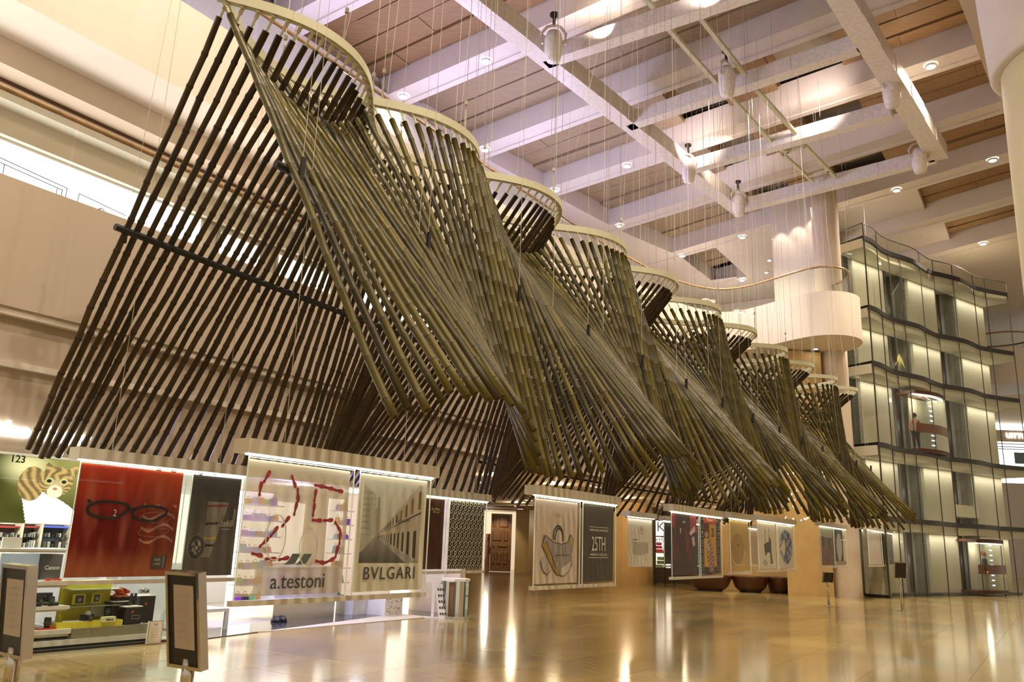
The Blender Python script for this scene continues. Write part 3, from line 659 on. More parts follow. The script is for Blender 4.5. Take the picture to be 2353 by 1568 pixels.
def person(loc, rot, label, top, trousers, hair, arm='down', h=1.72):
    t = thing('person', label, 'person', loc, rot); k = h / 1.72; skin = ink((.62, .36, .23)); S = lambda L_: [(a * k, b_ * k, c * k) + tuple(r * k for r in rr) for a, b_, c, *rr in L_]
    ra = [(-.2, 0, 1.40, .05), (-.25, .0, 1.14, .042), (-.25, -.06, .90, .032), (-.25, -.08, .80, .035, .018)] if arm == 'down' else [(-.2, 0, 1.40, .05), (-.26, -.02, 1.16, .042), (-.14, -.24, 1.18, .032), (-.08, -.30, 1.22, .03, .018)]
    V = [(0, 0, .93, .13, .10), (0, 0, 1.1, .115, .09), (0, 0, 1.3, .14, .10), (0, 0, 1.42, .10, .08), (0, 0, 1.5, .055), (0, -.01, 1.56, .07, .075), (0, -.015, 1.64, .085, .095), (0, -.01, 1.70, .06, .07),
         (.2, 0, 1.40, .05), (.25, 0, 1.14, .042), (.25, -.05, .90, .032), (.25, -.07, .80, .035, .018)] + ra + \
        [(.09, 0, .88, .09), (.10, -.01, .5, .06), (.10, .01, .1, .04), (.10, -.14, .035, .035, .03), (-.09, 0, .88, .09), (-.11, -.02, .5, .06), (-.12, .02, .1, .04), (-.12, -.13, .035, .035, .03)]
    E_ = [(0, 1), (1, 2), (2, 3), (3, 4), (4, 5), (5, 6), (6, 7), (3, 8), (8, 9), (9, 10), (10, 11), (3, 12), (12, 13), (13, 14), (14, 15), (0, 16), (16, 17), (17, 18), (18, 19), (0, 20), (20, 21), (21, 22), (22, 23)]
    skinned('body', S(V), E_, skin, t)
    J = [(0, 0, .86, .155, .125), (0, 0, 1.1, .14, .115), (0, 0, 1.3, .165, .125), (0, 0, 1.425, .11, .09), (0, 0, 1.475, .065), (.2, 0, 1.40, .068), (.25, 0, 1.14, .058), (.25, -.045, .93, .045)] + [v[:3] + (v[3] + .014,) for v in ra[:3]]
    skinned('shirt' if top[1] > .3 else 'jacket', S(J), [(0, 1), (1, 2), (2, 3), (3, 4), (3, 5), (5, 6), (6, 7), (3, 8), (8, 9), (9, 10)], ink(top), t)
    T_ = [(0, 0, .95, .15, .12), (.09, 0, .85, .11), (.10, -.01, .5, .08), (.10, .01, .09, .06), (-.09, 0, .85, .11), (-.11, -.02, .5, .08), (-.12, .02, .09, .06)]
    skinned('trousers', S(T_), [(0, 1), (1, 2), (2, 3), (0, 4), (4, 5), (5, 6)], ink(trousers), t)
    b = MB(); b.lathe([(.001, 1.775 * k), (.06 * k, 1.76 * k), (.098 * k, 1.70 * k), (.10 * k, 1.62 * k), (.085 * k, 1.57 * k)], c=(0, .022 * k), n=16); b.build('hair', ink(hair), t, True)
    for sx in (-1, 1): bb = MB(); bb.lathe([(.001, -.012), (.012, 0), (.001, .012)], n=8); o = bb.build('eye', ink((.02, .02, .02)), t); o.location = (sx * .032 * k, -.098 * k, 1.645 * k)
    bb = MB(); bb.box(-.012, .012, -.125, -.095, 1.59, 1.63); bb.build('nose', skin, t); bb = MB(); bb.box(-.025, .025, -.102, -.094, 1.565, 1.572); bb.build('mouth', ink((.4, .1, .08)), t)
    for sx in (.10, -.12): bb = MB(); bb.box(sx - .045, sx + .045, -.19, .07, 0, .07); bb.build('shoe', ink((.03, .025, .02)), t)
    return t
tf = lambda x, y, z: tuple(A + Matrix.Rotation(TR, 3, 'Z') @ Vector((x, y, z)))
person(tf(4.15, .72, 6.21), TR + 2.6, 'dark haired passenger in a salmon shirt standing with back turned in the lift', (.80, .42, .30), (.05, .05, .09), (.03, .02, .015), 'bent', 1.6)
person(tf(8.35, .35, .14), TR + .4, 'man in dark jacket and light trousers at the foot of the glass tower', (.03, .03, .04), (.40, .35, .22), (.45, .22, .08), 'down', 1.8)
# flower spray hung inside the tower
t = thing('hanging_ornament', 'gold leaf shaped ornament hanging inside the upper middle lift shaft', 'ornament', tf(4.0, 1.1, 10.2), TR)
b = MB()
for a in (-.5, 0, .5): b.tube([(0, 0, .4), (a * .3, 0, .1), (a * .8, 0, -.2)], [.01, .06, .005], 6)
b.build('leaf_cluster', ink((.7, .62, .2), e=.3), t)
b = MB(); b.tube([(0, 0, .4), (0, 0, 1.2)], .01, 4); b.build('wire', M['black'], t)
# ------------------------------------------------------------------ the two bamboo screens
(BC, BA, BLAM, BZT, BZM, BPL, BPR, BLA, BSL, BKP, BKZ, BZML, BSLL, BSLR, BH2, BKA, BSK, BLB, BPH) = (-6.92592, 0.50836, 4.5912, 7.15398, 4.95599, -8.37774, -5.69552, 5.57917, -0.03748, 0.02098, 0.02288, 4.81247, -0.02771, -0.05088, 0.03058, 0.0589, 0.10525, 5.25547, -0.02)
S0 = 4.6; SEND = 25.05
def bam(S, side):         # rail point, bar point
    om = 2 * math.pi / BLAM; a = om * S + BPH; swv = math.sin(a) + BH2 * math.sin(3 * a); Am = BA * (1 + BKA * S); bb = BKP * S * S / 20; zz = BKZ * S * S / 20
    R = Vector(W(S0 + S, BC + (Am * swv if side == 0 else -Am * swv) + bb, BZT + BSL * S + zz))
    if side == 0: Bp = Vector(W(S0 + S + BSK, BPL + bb, BZML + BSLL * S + zz))
    else: Bp = Vector(W(S0 + S + BSK, BPR + bb, BZM + BSLR * S + zz))
    return R, Bp
def tip_len(S, side):       # the feet of each screen end at nearly one height
    R, Bp = bam(S, side); d = (Bp - R).normalized(); L0 = BLA if side == 0 else BLB; zm = R.z + d.z * L0
    zt = 2.42 + (.45 * max(0, zm - 2.6) if side == 0 else .8 * max(0, zm - 2.45)); return (R.z - zt) / -d.z
def pole_mesh(L, r, seed, mtl):
    rn = random.Random(seed); b = MB(); prof = [(r * .72, .0)]; z = 0; prof.append((r, 0.0)); 
    bend = [(rn.uniform(-.012, .012), rn.uniform(-.012, .012)) for _ in range(40)]; nodes = []
    while True:
        z -= rn.uniform(.30, .46)
        if z < -L + .12: break
        nodes.append(z)
    n = 8; rings = [(r, 0)]
    for zn in nodes: rings += [(r * .96, zn + .03), (r * 1.11, zn + .007), (r * 1.11, zn - .007), (r * .97, zn - .03)]
    rings += [(r, -L), (r * .74, -L), (r * .7, -L + .12), (.001, -L + .12)]
    i = 0; base = len(b.v); cum = (0, 0)
    for (rr, zz) in rings:
        u = -zz / L; k = int(u * 12); f = u * 12 - k; ox = bend[k][0] * (1 - f) + bend[k + 1][0] * f; oy = bend[k][1] * (1 - f) + bend[k + 1][1] * f
        for q in range(n): t = 2 * math.pi * q / n; b.v.append((rr * math.cos(t) + ox, rr * math.sin(t) + oy, zz))
    for i in range(len(rings) - 1):
        for q in range(n): q2 = (q + 1) % n; b.f.append((base + i * n + q, base + (i + 1) * n + q, base + (i + 1) * n + q2, base + i * n + q2)); b.mi.append(1 if (0 < i < len(rings) - 4 and (i - 1) % 4 == 1) else 0)
    b.f.append(tuple(base + n - 1 - q for q in range(n))); b.mi.append(0)
    return b.mesh('bamboo_pole', mtl, True)
TOPGAP = .17
hk = MB(); hk.box(-.018, .018, -.03, .03, -.02, 0); hk.box(-.007, .007, -.024, .024, -.09, -.015); hk.tube([(0, 0, -.08), (0, .0, -TOPGAP - .05)], .014, 6); hkm = hk.mesh('hanger', M['rail'])
for side, (nm, lab) in enumerate((('bamboo_screen', 'far screen of shade-toned dark bamboo poles leaning left towards the shops under its wavy ivory rail'),
                                  ('bamboo_screen', 'near screen of green bamboo poles leaning right over the floor under its wavy ivory rail'))):
    ps = bam(0, side)[1]
    root = thing(nm, lab, 'bamboo screen', (0, 0, 0), 0, 'hanging bamboo pole screens')
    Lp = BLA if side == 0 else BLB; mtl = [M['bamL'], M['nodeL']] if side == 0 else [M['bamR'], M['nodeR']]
    meshes = [pole_mesh(Lp - TOPGAP + d, r, sd + 50 * side, mtl) for sd, (d, r) in enumerate(((0, .038), (-.05, .035), (.03, .041), (-.02, .037), (.02, .039), (-.08, .036), (.0, .034), (.04, .038)))]
    ds = .136; S = .03; i = 0
    while S < SEND:
        R, Bp = bam(S, side); d = (Bp - R).normalized()
        zax = -d; xax = zax.cross(Vector((.3, .7, .1))).normalized(); yax = zax.cross(xax)
        mw = Matrix((xax, yax, zax)).transposed().to_4x4() @ Matrix.Rotation(random.uniform(0, 6.28), 4, 'Z'); sc_ = (tip_len(S, side) - TOPGAP) / (Lp - TOPGAP); mw = mw @ Matrix.Diagonal((1, 1, sc_, 1)); mw.translation = R + d * (TOPGAP + random.uniform(0, .03)) + Vector((random.uniform(-.006, .006), random.uniform(-.006, .006), 0))
        inst('bamboo_pole', meshes[random.randrange(8)], root, mw)
        hw = Matrix((xax, yax, zax)).transposed().to_4x4(); hw.translation = R
        inst('hanger', hkm, root, hw)
        S += ds; i += 1
    # wavy rail
    b = MB(); pts = [bam(-.05 + (SEND + .1) * k / 420, side)[0] for k in range(421)]
    hw_ = .035; hh = .115
    prev = None
    for k, P in enumerate(pts):
        d = (pts[min(k + 1, 420)] - pts[max(k - 1, 0)]); d.z = 0; d.normalize(); nn = Vector((-d.y, d.x, 0)) * hw_; u = Vector((0, 0, hh))
        ring = [tuple(P - nn), tuple(P + nn), tuple(P + nn + u), tuple(P - nn + u)]; base = len(b.v); b.v += ring
        if prev is not None:
            for q in range(4): q2 = (q + 1) % 4; b.f.append((prev + q, base + q, base + q2, prev + q2)); b.mi.append(0)
        prev = base
    b.f.append((0, 1, 2, 3)); b.mi.append(0); b.f.append((prev + 3, prev + 2, prev + 1, prev)); b.mi.append(0)
    b.build('wavy_rail', M['rail'], root)
    b = MB(); off = Vector(W(0, -.02 if side == 0 else .0, 0)); n_ = 40
    o2 = Vector((0, 0, .0)) + Vector(W(0, (.06 if side == 0 else -.06), 0))
    b.tube([tuple(bam(-.12 + (SEND + .2) * k / n_, side)[1] + o2) for k in range(n_ + 1)], .04, 6); b.build('clamp_bar', M['black'], root)
    # black clamps with stay wires and suspension cables
    S = .08; k = 0; og = .075 if side else -.075
    while S < SEND:
        R, Bp = bam(S, side); c = MB(); Pc = Bp + Vector(W(0, og, 0)); c.tube([tuple(Pc + Vector((0, 0, -.09))), tuple(Pc + Vector((.01, 0, .12)))], .028, 6); c.build('clamp', M['black'], root)
        c = MB(); topP = Vector(W(S0 + S + .35, BC + (1.1 if side else -1.1), CZ - .02)); c.tube([tuple(Pc + Vector((0, 0, .1))), tuple(topP)], .0032, 4); c.build('stay_wire', M['cablew'], root)
        S += 1.9; k += 1
    S = .12
    while S < SEND:
        R, Bp = bam(S, side); c = MB(); c.tube([tuple(R + Vector((0, 0, .1))), (R.x, R.y, CZ - .02)], .0045, 4); c.tube([tuple(R + Vector((0, 0, .12))), tuple(R + Vector((0, 0, .42)))], .014, 5); c.tube([tuple(R + Vector((0, 0, .5))), tuple(R + Vector((0, 0, .56)))], .026, 5)
        c.build('suspension_cable', M['cable'], root)
        if k % 3 == 0: c = MB(); c.tube([tuple(R + Vector((0, 0, .1))), tuple(Vector(W(S0 + S + (1.6 if k % 2 else -1.2), BC + .6, CZ)))], .003, 4); c.build('suspension_cable', M['cable'], root)
        k += 1
        S += 1.148
# ------------------------------------------------------------------ hanging posters under light headers
def sm(a, b, x): t = np.clip((x - a) / (b - a), 0, 1); return t * t * (3 - 2 * t)
def mixc(c0, c1, t): t = np.asarray(t)[..., None]; return np.asarray(c0) * (1 - t) + np.asarray(c1) * t
def rgb(u, c): return np.broadcast_to(np.array(c, float), u.shape + (3,)).copy()
def nz(u, v, f=6, s=0):
    r = np.zeros_like(u)
    for k in range(5):
        a = s * 1.7 + k * 2.3; r += np.sin(u * f * (1 + .6 * k) + a + 1.3 * np.sin(v * f * .9 + a)) * np.cos(v * f * (1.2 + .45 * k) + a * 2) / (1 + .5 * k)
    return r / 2.2
def in_poly(u, v, P):
    c = np.zeros(u.shape, bool); n = len(P)
    for i in range(n):
        x0, y0 = P[i]; x1, y1 = P[(i + 1) % n]
        k = ((y0 > v) != (y1 > v)) & (u < (x1 - x0) * (v - y0) / (y1 - y0 + 1e-12) + x0); c ^= k
    return c
def poster_mesh(name, w, h, fn, nx, ny, wave=.006, mtl='poster', seed=0):
    X, Z = np.meshgrid(np.linspace(0, w, nx + 1), np.linspace(0, h, ny + 1)); Y = wave * (np.sin(X / w * 5 + seed) * np.cos(Z / h * 4 + seed * 2))
    vs = np.stack([X, Y, Z], -1).reshape(-1, 3); i = np.arange(ny)[:, None] * (nx + 1) + np.arange(nx)[None]
    fs = np.stack([i, i + 1, i + nx + 2, i + nx + 1], -1).reshape(-1, 4)
    me = bpy.data.meshes.new(name); me.from_pydata(vs.tolist(), [], fs.tolist())
    U, V = np.meshgrid((np.arange(nx) + .5) / nx, (np.arange(ny) + .5) / ny); c = fn(U, V).reshape(-1, 3)
    at = me.color_attributes.new('col', 'FLOAT_COLOR', 'CORNER'); cc = np.concatenate([c, np.ones((len(c), 1))], 1)
    at.data.foreach_set('color', np.repeat(np.clip(cc, 0, 1), 4, axis=0).astype(np.float32).ravel())
    me.materials.append(M[mtl]); me.update(); return me
def f_testoni(u, v): return mixc((.74, .65, .52), (.60, .50, .40), sm(.9, .1, v) * .5 + .12 * nz(u, v, 3))
def f_bvlgari(u, v):
    c = rgb(u, (.76, .70, .58)); a = (u > .06) & (u < .93) & (v > .235) & (v < .95); x = (u - .06) / .87; y = (v - .235) / .715
    vx, vy = .24, .33
    sky = mixc((.55, .52, .46), (.66, .64, .58), y); c2 = sky
    road = (y < vy) ; rc = mixc((.12, .11, .10), (.30, .28, .25), sm(0, vy, y) + .08 * nz(u, v, 40))
    edgeR = vy - (x - vx) * .42; edgeTop = vy + (x - vx) * .95
    bld = (x > vx + .02) & (y > edgeR) & (y < edgeTop)
    # facade seen in perspective
    t = (x - vx); q = np.where(t > 0, (y - vy) / np.maximum(t, 1e-3), 0); lg = np.log(np.maximum(t, 1e-3)) * 5.2
    fac = mixc((.44, .39, .32), (.52, .46, .38), .5 + .3 * nz(u, v, 9)); win = (q > .5) & (q < .82) & (np.mod(lg, 1) < .45); shut = win & (np.mod(lg * 2, 1) < .5)
    fac[win] = (.10, .09, .08); fac[shut & (t > .35)] = (.46, .26, .06); fac[(q > .40) & (q < .44)] = (.10, .09, .08)
    dor = (q > -.40) & (q < .12) & (np.mod(lg + .3, 1) < .42); fac[dor] = (.055, .05, .04)
    sid = (y < vy) & (y < edgeR) & (y > vy - (x - vx) * .62); 
    lft = (x < vx - .03) & (y > vy - .02) & (y < vy + .5 - x * .5 + .1); lc = mixc((.50, .47, .41), (.33, .31, .27), (np.mod(y * 14, 1) > .6) * .6)
    ch = (np.abs(x - .2) < .08) & (y > vy) & (y < vy + .33) | ((np.abs(x - .15) < .02) | (np.abs(x - .25) < .02)) & (y < vy + .47) & (y > vy)
    c2[lft] = lc[lft]; c2[ch] = (.42, .40, .35); c2[road] = rc[road]; c2[sid] = (.36, .34, .30); c2[bld] = fac[bld]
    lb = road & (x < vx) & (y > vy - (vx - x) * 1.1 + .0); c2[lb & (y > vy - (vx - x) * .9)] = (.45, .42, .36)
    c[a] = c2[a]; return c
def f_red(u, v):
    c = mixc((.40, .035, .012), (.16, .008, .004), sm(.95, .45, v)); c = mixc(c, (.34, .09, .035), sm(.28, .05, v) + .25 * (u > .62)); c = mixc(c, (.50, .16, .09), np.clip(.5 * nz(u * 3, v * .6, 6, 2), 0, .45))
    k = (u > .63) & (u < .97) & (v > .3) & (v < .68) & (np.mod(v * 9 + .3 * np.sin(u * 20), 1) < .22); c[k] = (.46, .22, .16); return c
def f_dunhill(u, v):
    c = mixc((.13, .115, .10), (.06, .05, .045), sm(.3, 1, v)); k = (u > .35) & (u < .78) & (v > .18) & (v < .74) & (u < .42 + v * .5); c[k] = (.26, .23, .19)
    for yy, cc in ((.70, (.25, .06, .05)), (.37, (.42, .34, .07)), (.30, (.03, .03, .03)), (.52, (.06, .05, .05))): c[k & (np.abs(v - yy - .04 * (u - .5)) < .012)] = cc
    w = ((u - .22) ** 2 / .03 + (v - .28) ** 2 / .018); c[(w < 1)] = (.17, .15, .13); c[(w < .75)] = (.07, .06, .055); c[(w < .3) & (nz(u, v, 40) > 0)] = (.35, .32, .28); return c
def f_chain(u, v):
    c = rgb(u, (.03, .022, .012)); x = u * 9; y = v * 15; o = np.mod(np.floor(y), 2) * .5; X = np.mod(x + o, 1) - .5; Y = np.mod(y, 1) - .5
    r = (X * 1.35) ** 2 + (Y * .95 - X * .35) ** 2; ring = (r < .21) & (r > .075); c[ring] = (.66, .60, .46); d = np.abs(Y + X * 2.4); c[(d < .28) & (np.abs(X) > .28)] = (.60, .54, .40); return c
def f_brown(u, v): return mixc((.055, .018, .008), (.11, .04, .02), np.clip(.4 + .5 * nz(u, v, 5), 0, 1))
def f_pink(u, v): return mixc((.68, .56, .47), (.62, .50, .42), v)
def f_char(u, v): return mixc((.055, .042, .032), (.085, .065, .05), .5 + .4 * nz(u * 3, v, 4))
def f_hogan(u, v):
    c = rgb(u, (.045, .015, .012)); c = mixc(c, (.25, .02, .03), np.clip(nz(u * 2.2, v * .7, 6, 3), 0, 1) * (v > .25)); c[(u > .74) & (v > .72)] = (.32, .03, .06); c[(u < .16) & (v > .78)] = (.35, .02, .05)
    c[in_poly(u, v, [(.70, .70), (.92, .84), (.95, .74), (.76, .66)])] = (.62, .55, .52); c[in_poly(u, v, [(.78, .62), (.90, .66), (.93, .5), (.84, .48)])] = (.45, .40, .38); c[(np.abs(u - .36) < .02) & (np.abs(v - .73) < .04)] = (.5, .45, .42); c[(np.abs(u - .2) > .0) & (u > .30) & (u < .68) & (v > .8)] = (.03, .015, .012); return c
def f_king(u, v):
    c = rgb(u, (.035, .025, .02)); d = (np.mod(u * 22, 1) < .25) & (np.mod(v * 26, 1) < .25); c[d & ((u < .2) | (u > .8))] = (.5, .45, .38)
    o = (u > .22) & (u < .8) & (v > .12) & (v < .9); c[o] = (.62, .32, .035); c[o & (u < .48) & (v > .64)] = (.10, .015, .01)
    bd = in_poly(u, v, [(.38, .58), (.52, .62), (.66, .42), (.72, .2), (.62, .06), (.46, .08), (.36, .3)]); c[bd] = (.26, .05, .05); c[bd & ((np.mod(u * 11 + v * 8, 1) < .16) | (np.mod(v * 12 - u * 5, 1) < .14))] = (.62, .58, .5)
    c[(u - .34) ** 2 / .008 + (v - .70) ** 2 / .003 < 1] = (.45, .28, .2); c[in_poly(u, v, [(.26, .62), (.30, .63), (.50, .42), (.45, .40)])] = (.60, .52, .44); return c
def f_amber(u, v): 
    c = mixc((.46, .27, .055), (.60, .40, .12), .5 + .5 * nz(u, v, 3, 1)); t = ((u - .42) ** 2 / .12 + (v - .42) ** 2 / .11); c = mixc(c, (.33, .19, .04), (t < 1) * .7); c[((np.abs(t - .9) < .05) & (v < .42))] = (.78, .66, .46); return c
def f_shoe(u, v):
    c = rgb(u, (.72, .63, .52)); s = in_poly(u, v, [(.34, .52), (.40, .55), (.62, .60), (.66, .70), (.74, .62), (.74, .4), (.80, .12), (.68, .10), (.66, .34), (.52, .36), (.40, .26), (.36, .4)]); c[s] = (.05, .03, .02)
    for x0 in (.42, .64): c[(np.abs(u - x0 - .1 * (v - .8)) < .012) & (v > .55) & (v < .9)] = (.12, .09, .06)
    b = (u - .38) ** 2 / .018 + (v - .12) ** 2 / .0042; c[b < 1] = (.7, .66, .6); c[(b < 1) & (nz(u, v, 60) > .1)] = (.03, .02, .02); return c
def f_blue(u, v):
    c = rgb(u, (.70, .64, .56)); t = (u - .55) ** 2 / .15 + (v - .50) ** 2 / .16; k = t < 1; n = nz(u * 2, v * 2, 8, 4); c[k] = (.36, .36, .46); c[k & (n > -.1)] = (.10, .11, .25); c[k & (n > .45)] = (.05, .05, .14); c[in_poly(u, v, [(.15, .45), (.45, .68), (.5, .5), (.4, .3)])] = (.72, .62, .50); return c
def f_sketch(u, v):
    c = rgb(u, (.40, .37, .29)); t = (u - .2) ** 2 / .02 + (v - .72) ** 2 / .03; c[t < 1] = (.16, .15, .12); n = nz(u * 2, v * 2, 12, 7); c[np.abs(n) < .03] = (.10, .09, .07); return c
def f_portrait(u, v):
    c = mixc((.11, .035, .02), (.22, .11, .07), .5 + .5 * nz(u, v, 5, 5)); c[v > .75] = (.36, .36, .27); c[(np.abs(u - .25) < .07) & (v > .5) & (v < .78)] = (.05, .03, .02); c[(np.abs(u - .72) < .08) & (v > .45) & (v < .76)] = (.06, .03, .02); return c
def f_mono(u, v):
    c = rgb(u, (.03, .028, .025)); c[(u - .45) ** 2 / .05 + (v - .5) ** 2 / .16 < 1] = (.52, .48, .42); c[u > .78] = (.7, .62, .5); c[v < .12] = (.4, .30, .26); return c
def f_lilac(u, v): c = rgb(u, (.60, .52, .47)); c[(np.abs(u - .5) < .012) & (v > .35) & (v < .6)] = (.4, .33, .3); return c
def f_dark(u, v): c = mixc((.06, .035, .03), (.12, .07, .06), .5 + .5 * nz(u, v, 7)); c[(u < .3) & (u > .18) & (v > .45) & (v < .6)] = (.5, .45, .4); c[(v < .3) & (nz(u, v, 14) > .3)] = (.35, .3, .27); return c
def f_rose(u, v): return mixc((.50, .40, .33), (.60, .42, .30), .5 + .5 * nz(u, v, 8))
def f_black(u, v): return rgb(u, (.02, .018, .016))
def f_black2(u, v): return rgb(u, (.05, .045, .04))

def foot(b, x, z, ang, k, w, h):      # shoe print: sole and heel outlines
    ca, sa = math.cos(ang), math.sin(ang)
    for (cx, rx, rz) in ((.020, .034, .0155), (-.036, .015, .0115)):
        b.face([(x + ((cx + rx * math.cos(t)) * ca - (rz * (1 + .25 * math.cos(t))) * math.sin(t) * sa) * k, -.010, z + ((cx + rx * math.cos(t)) * sa + (rz * (1 + .25 * math.cos(t))) * math.sin(t) * ca) * k) for t in [2 * math.pi * q / 12 for q in range(12)]])
    b.face([(x + (q[0] * ca - q[1] * sa) * k, -.010, z + (q[0] * sa + q[1] * ca) * k) for q in ((-.03, -.008), (.0, -.009), (.0, .009), (-.03, .008))])
def put_text(parent, txt, x, z, size, c, sx=1.0, bold=0.0, spacing=1.0, align='CENTER', e=0, name='lettering'):
    o = inst(name, text_mesh(txt, size, ink(c, e=e), .0012, bold, spacing, sx, align), parent); o.location = (x, -.013, z); return o
def line_mesh(parent, name, polys, c, wd=.004, closed=False):
    b = MB()
    for P in polys:
        for a, q in zip(P[:-1], P[1:]):
            d = Vector((q[0] - a[0], 0, q[1] - a[1])); L_ = d.length
            if L_ < 1e-6: continue
            n_ = Vector((-d.z, 0, d.x)) / L_ * wd / 2; A_ = Vector((a[0], -.012, a[1])); Q_ = Vector((q[0], -.012, q[1])); b.face([A_ - n_, Q_ - n_, Q_ + n_, A_ + n_])
    return b.build(name, ink(c), parent)
def fill(parent, name, P, c, y=-.0095):
    b = MB(); b.face([(q[0], y, q[1]) for q in P]); return b.build(name, ink(c), parent)

def deco(kind, po, w, h):
    if kind == 'testoni':
        b = MB(); L_ = [(308, 412, 60), (266, 505, 85), (488, 418, -60), (518, 515, -80), (500, 625, 80), (432, 725, 50), (352, 805, 50), (285, 885, 40), (240, 970, -10), (330, 998, 0), (418, 994, 10), (670, 430, -5), (745, 438, -5), (818, 450, -5), (642, 512, 85), (632, 622, 85), (655, 697, 0), (740, 690, 5), (815, 732, -45), (835, 825, 90), (812, 930, 75), (757, 1000, 20), (682, 1012, -10)]
        for x, y, a in L_:
            v = (1262 - y - (x - 100) * .02) / 965; u = (x - (210 - (y - 235) * .11)) / (712 - (y - 235) * -.045); foot(b, u * w, min(.95, v) * h, math.radians(a), .95 * w / .9, w, h)
        b.build('shoe_prints', ink((.42, .03, .04)), po)
        put_text(po, 'a.testoni', w * .55, h * .05, h * .165, (.06, .055, .05), 1.0)
        line_mesh(po, 'outline', [[(w * (.30 + .09 * math.cos(t)), h * (.43 + .17 * math.sin(t))) for t in np.linspace(0, 6.28, 24)]], (.84, .78, .68), .012)
        line_mesh(po, 'outline', [[(w * (.62 + .09 * math.cos(t)), h * (.36 + .15 * math.sin(t))) for t in np.linspace(0, 6.28, 24)]], (.84, .78, .68), .012)
        for dx in (0, .11): fill(po, 'shoe', [(w * (.40 + dx), h * .225), (w * (.50 + dx), h * .235), (w * (.55 + dx), h * .31), (w * (.47 + dx), h * .31), (w * (.44 + dx), h * .26)], (.12, .14, .14))
    elif kind == 'bvlgari':
        put_text(po, 'BVLGARI', w * .50, h * .10, h * .155, (.07, .06, .05), 1.02, 0, 1.18); put_text(po, 'BVLGARI', w * .66, h * .60, h * .04, (.1, .09, .08), .9, 0, 1.2).rotation_euler = (0, -.16, 0)
    elif kind == 'red':
        P = lambda cx, cz, a_, c_, n_=28: [(w * (cx + a_ * math.cos(t) + .02 * math.sin(2 * t)), h * (cz + c_ * math.sin(t) + .02 * math.cos(t) ** 3)) for t in np.linspace(0, 2 * math.pi, n_)]
        line_mesh(po, 'spectacles', [P(.30, .60, .19, .075), P(.70, .585, .17, .07), [(w * .47, h * .62), (w * .55, h * .615)], [(w * .13, h * .66), (w * .10, h * .68)]], (.015, .01, .015), .030)
        line_mesh(po, 'lens_rims', [P(.78, .55, .17, .05), P(.76, .41, .15, .04)], (.35, .12, .09), .008)
        fill(po, 'logo_patch', [(w * .78, h * .07), (w * .93, h * .07), (w * .93, h * .20), (w * .78, h * .20)], (.075, .06, .045)); put_text(po, 'alain\nmikli', w * .80, h * .145, h * .045, (.5, .48, .44), .85, 0, 1.0, 'LEFT')
        line_mesh(po, 'logo_line', [[(w * .90, h * .08), (w * .90, h * .19)]], (.6, .58, .5), .005)
        put_text(po, '2', w * .36, h * .545, h * .09, (.75, .68, .55), .8)
    elif kind == 'dunhill':
        put_text(po, 'dunhill', w * .76, h * .495, h * .10, (.62, .55, .48), .62); put_text(po, 'LONDON', w * .76, h * .46, h * .022, (.6, .55, .5), .9, 0, 1.3)
        line_mesh(po, 'long_strokes', [[(w * .60, h * .50), (w * .62, h * .68)], [(w * .89, h * .50), (w * .90, h * .68)], [(w * .92, h * .50), (w * .93, h * .68)]], (.62, .55, .48), .008)
    elif kind == 'chloe':
        put_text(po, 'Chloe', w * .5, h * .80, h * .10, (.70, .46, .32), .8); put_text(po, "'", w * .70, h * .83, h * .08, (.70, .46, .32))
        S_ = lambda L_: [(w * a, h * c) for a, c in L_]
        fill(po, 'bag_body', S_([(.20, .50), (.24, .57), (.42, .49), (.60, .47), (.75, .49), (.82, .59), (.90, .53), (.84, .34), (.86, .22), (.78, .13), (.66, .09), (.55, .12), (.40, .33), (.24, .43)]), (.34, .29, .27))
        fill(po, 'bag_strap', S_([(.17, .45), (.27, .50), (.40, .30), (.52, .16), (.60, .14), (.62, .09), (.52, .10), (.42, .18)]), (.36, .23, .04), -.0105)
        fill(po, 'bag_wing', S_([(.80, .59), (.90, .53), (.84, .40), (.82, .50)]), (.48, .38, .10), -.0105); fill(po, 'bag_flap', S_([(.15, .26), (.22, .33), (.36, .18), (.30, .10), (.18, .18)]), (.50, .42, .38)); fill(po, 'bag_flap', S_([(.62, .18), (.84, .26), (.82, .16), (.70, .08), (.60, .10)]), (.66, .60, .50), -.0108)
        line_mesh(po, 'ink_lines', [S_(q_) for q_ in ([(.20, .50), (.24, .57), (.42, .49), (.60, .47), (.75, .49), (.82, .59), (.90, .53), (.84, .34), (.86, .22), (.78, .13), (.66, .08), (.52, .10), (.38, .2), (.17, .45), (.20, .57)], [(.27, .50), (.52, .16)], [(.15, .26), (.20, .14), (.30, .10), (.38, .16)], [(.45, .33), (.80, .34)], [(.50, .38), (.50, .25)], [(.62, .48), (.66, .3)])], (.03, .03, .03), .010)
        line_mesh(po, 'handles', [[(w * (.53 + .11 * math.cos(t)), h * (.56 + .13 * math.sin(t))) for t in np.linspace(-.3, 3.44, 18)], [(w * (.55 + .09 * math.cos(t)), h * (.54 + .12 * math.sin(t))) for t in np.linspace(-.3, 3.44, 18)]], (.03, .03, .03), .026)
    elif kind == 'th25':
        put_text(po, '25TH', w * .5, h * .40, h * .27, (.80, .74, .66), .66); put_text(po, 'HARVEY NICHOLS CONGRATULATES', w * .5, h * .655, h * .042, (.7, .64, .56), .78); put_text(po, 'ANNIVERSARY OF PACIFIC PLACE', w * .5, h * .335, h * .042, (.7, .64, .56), .80)
        line_mesh(po, 'rules', [[(w * .19, h * .71), (w * .81, h * .71)], [(w * .19, h * .31), (w * .81, h * .31)]], (.62, .56, .48), .010)
    elif kind == 'hogan': put_text(po, 'HOGAN', w * .48, h * .865, h * .042, (.75, .68, .62), .9, .0004)
    elif kind == 'king':
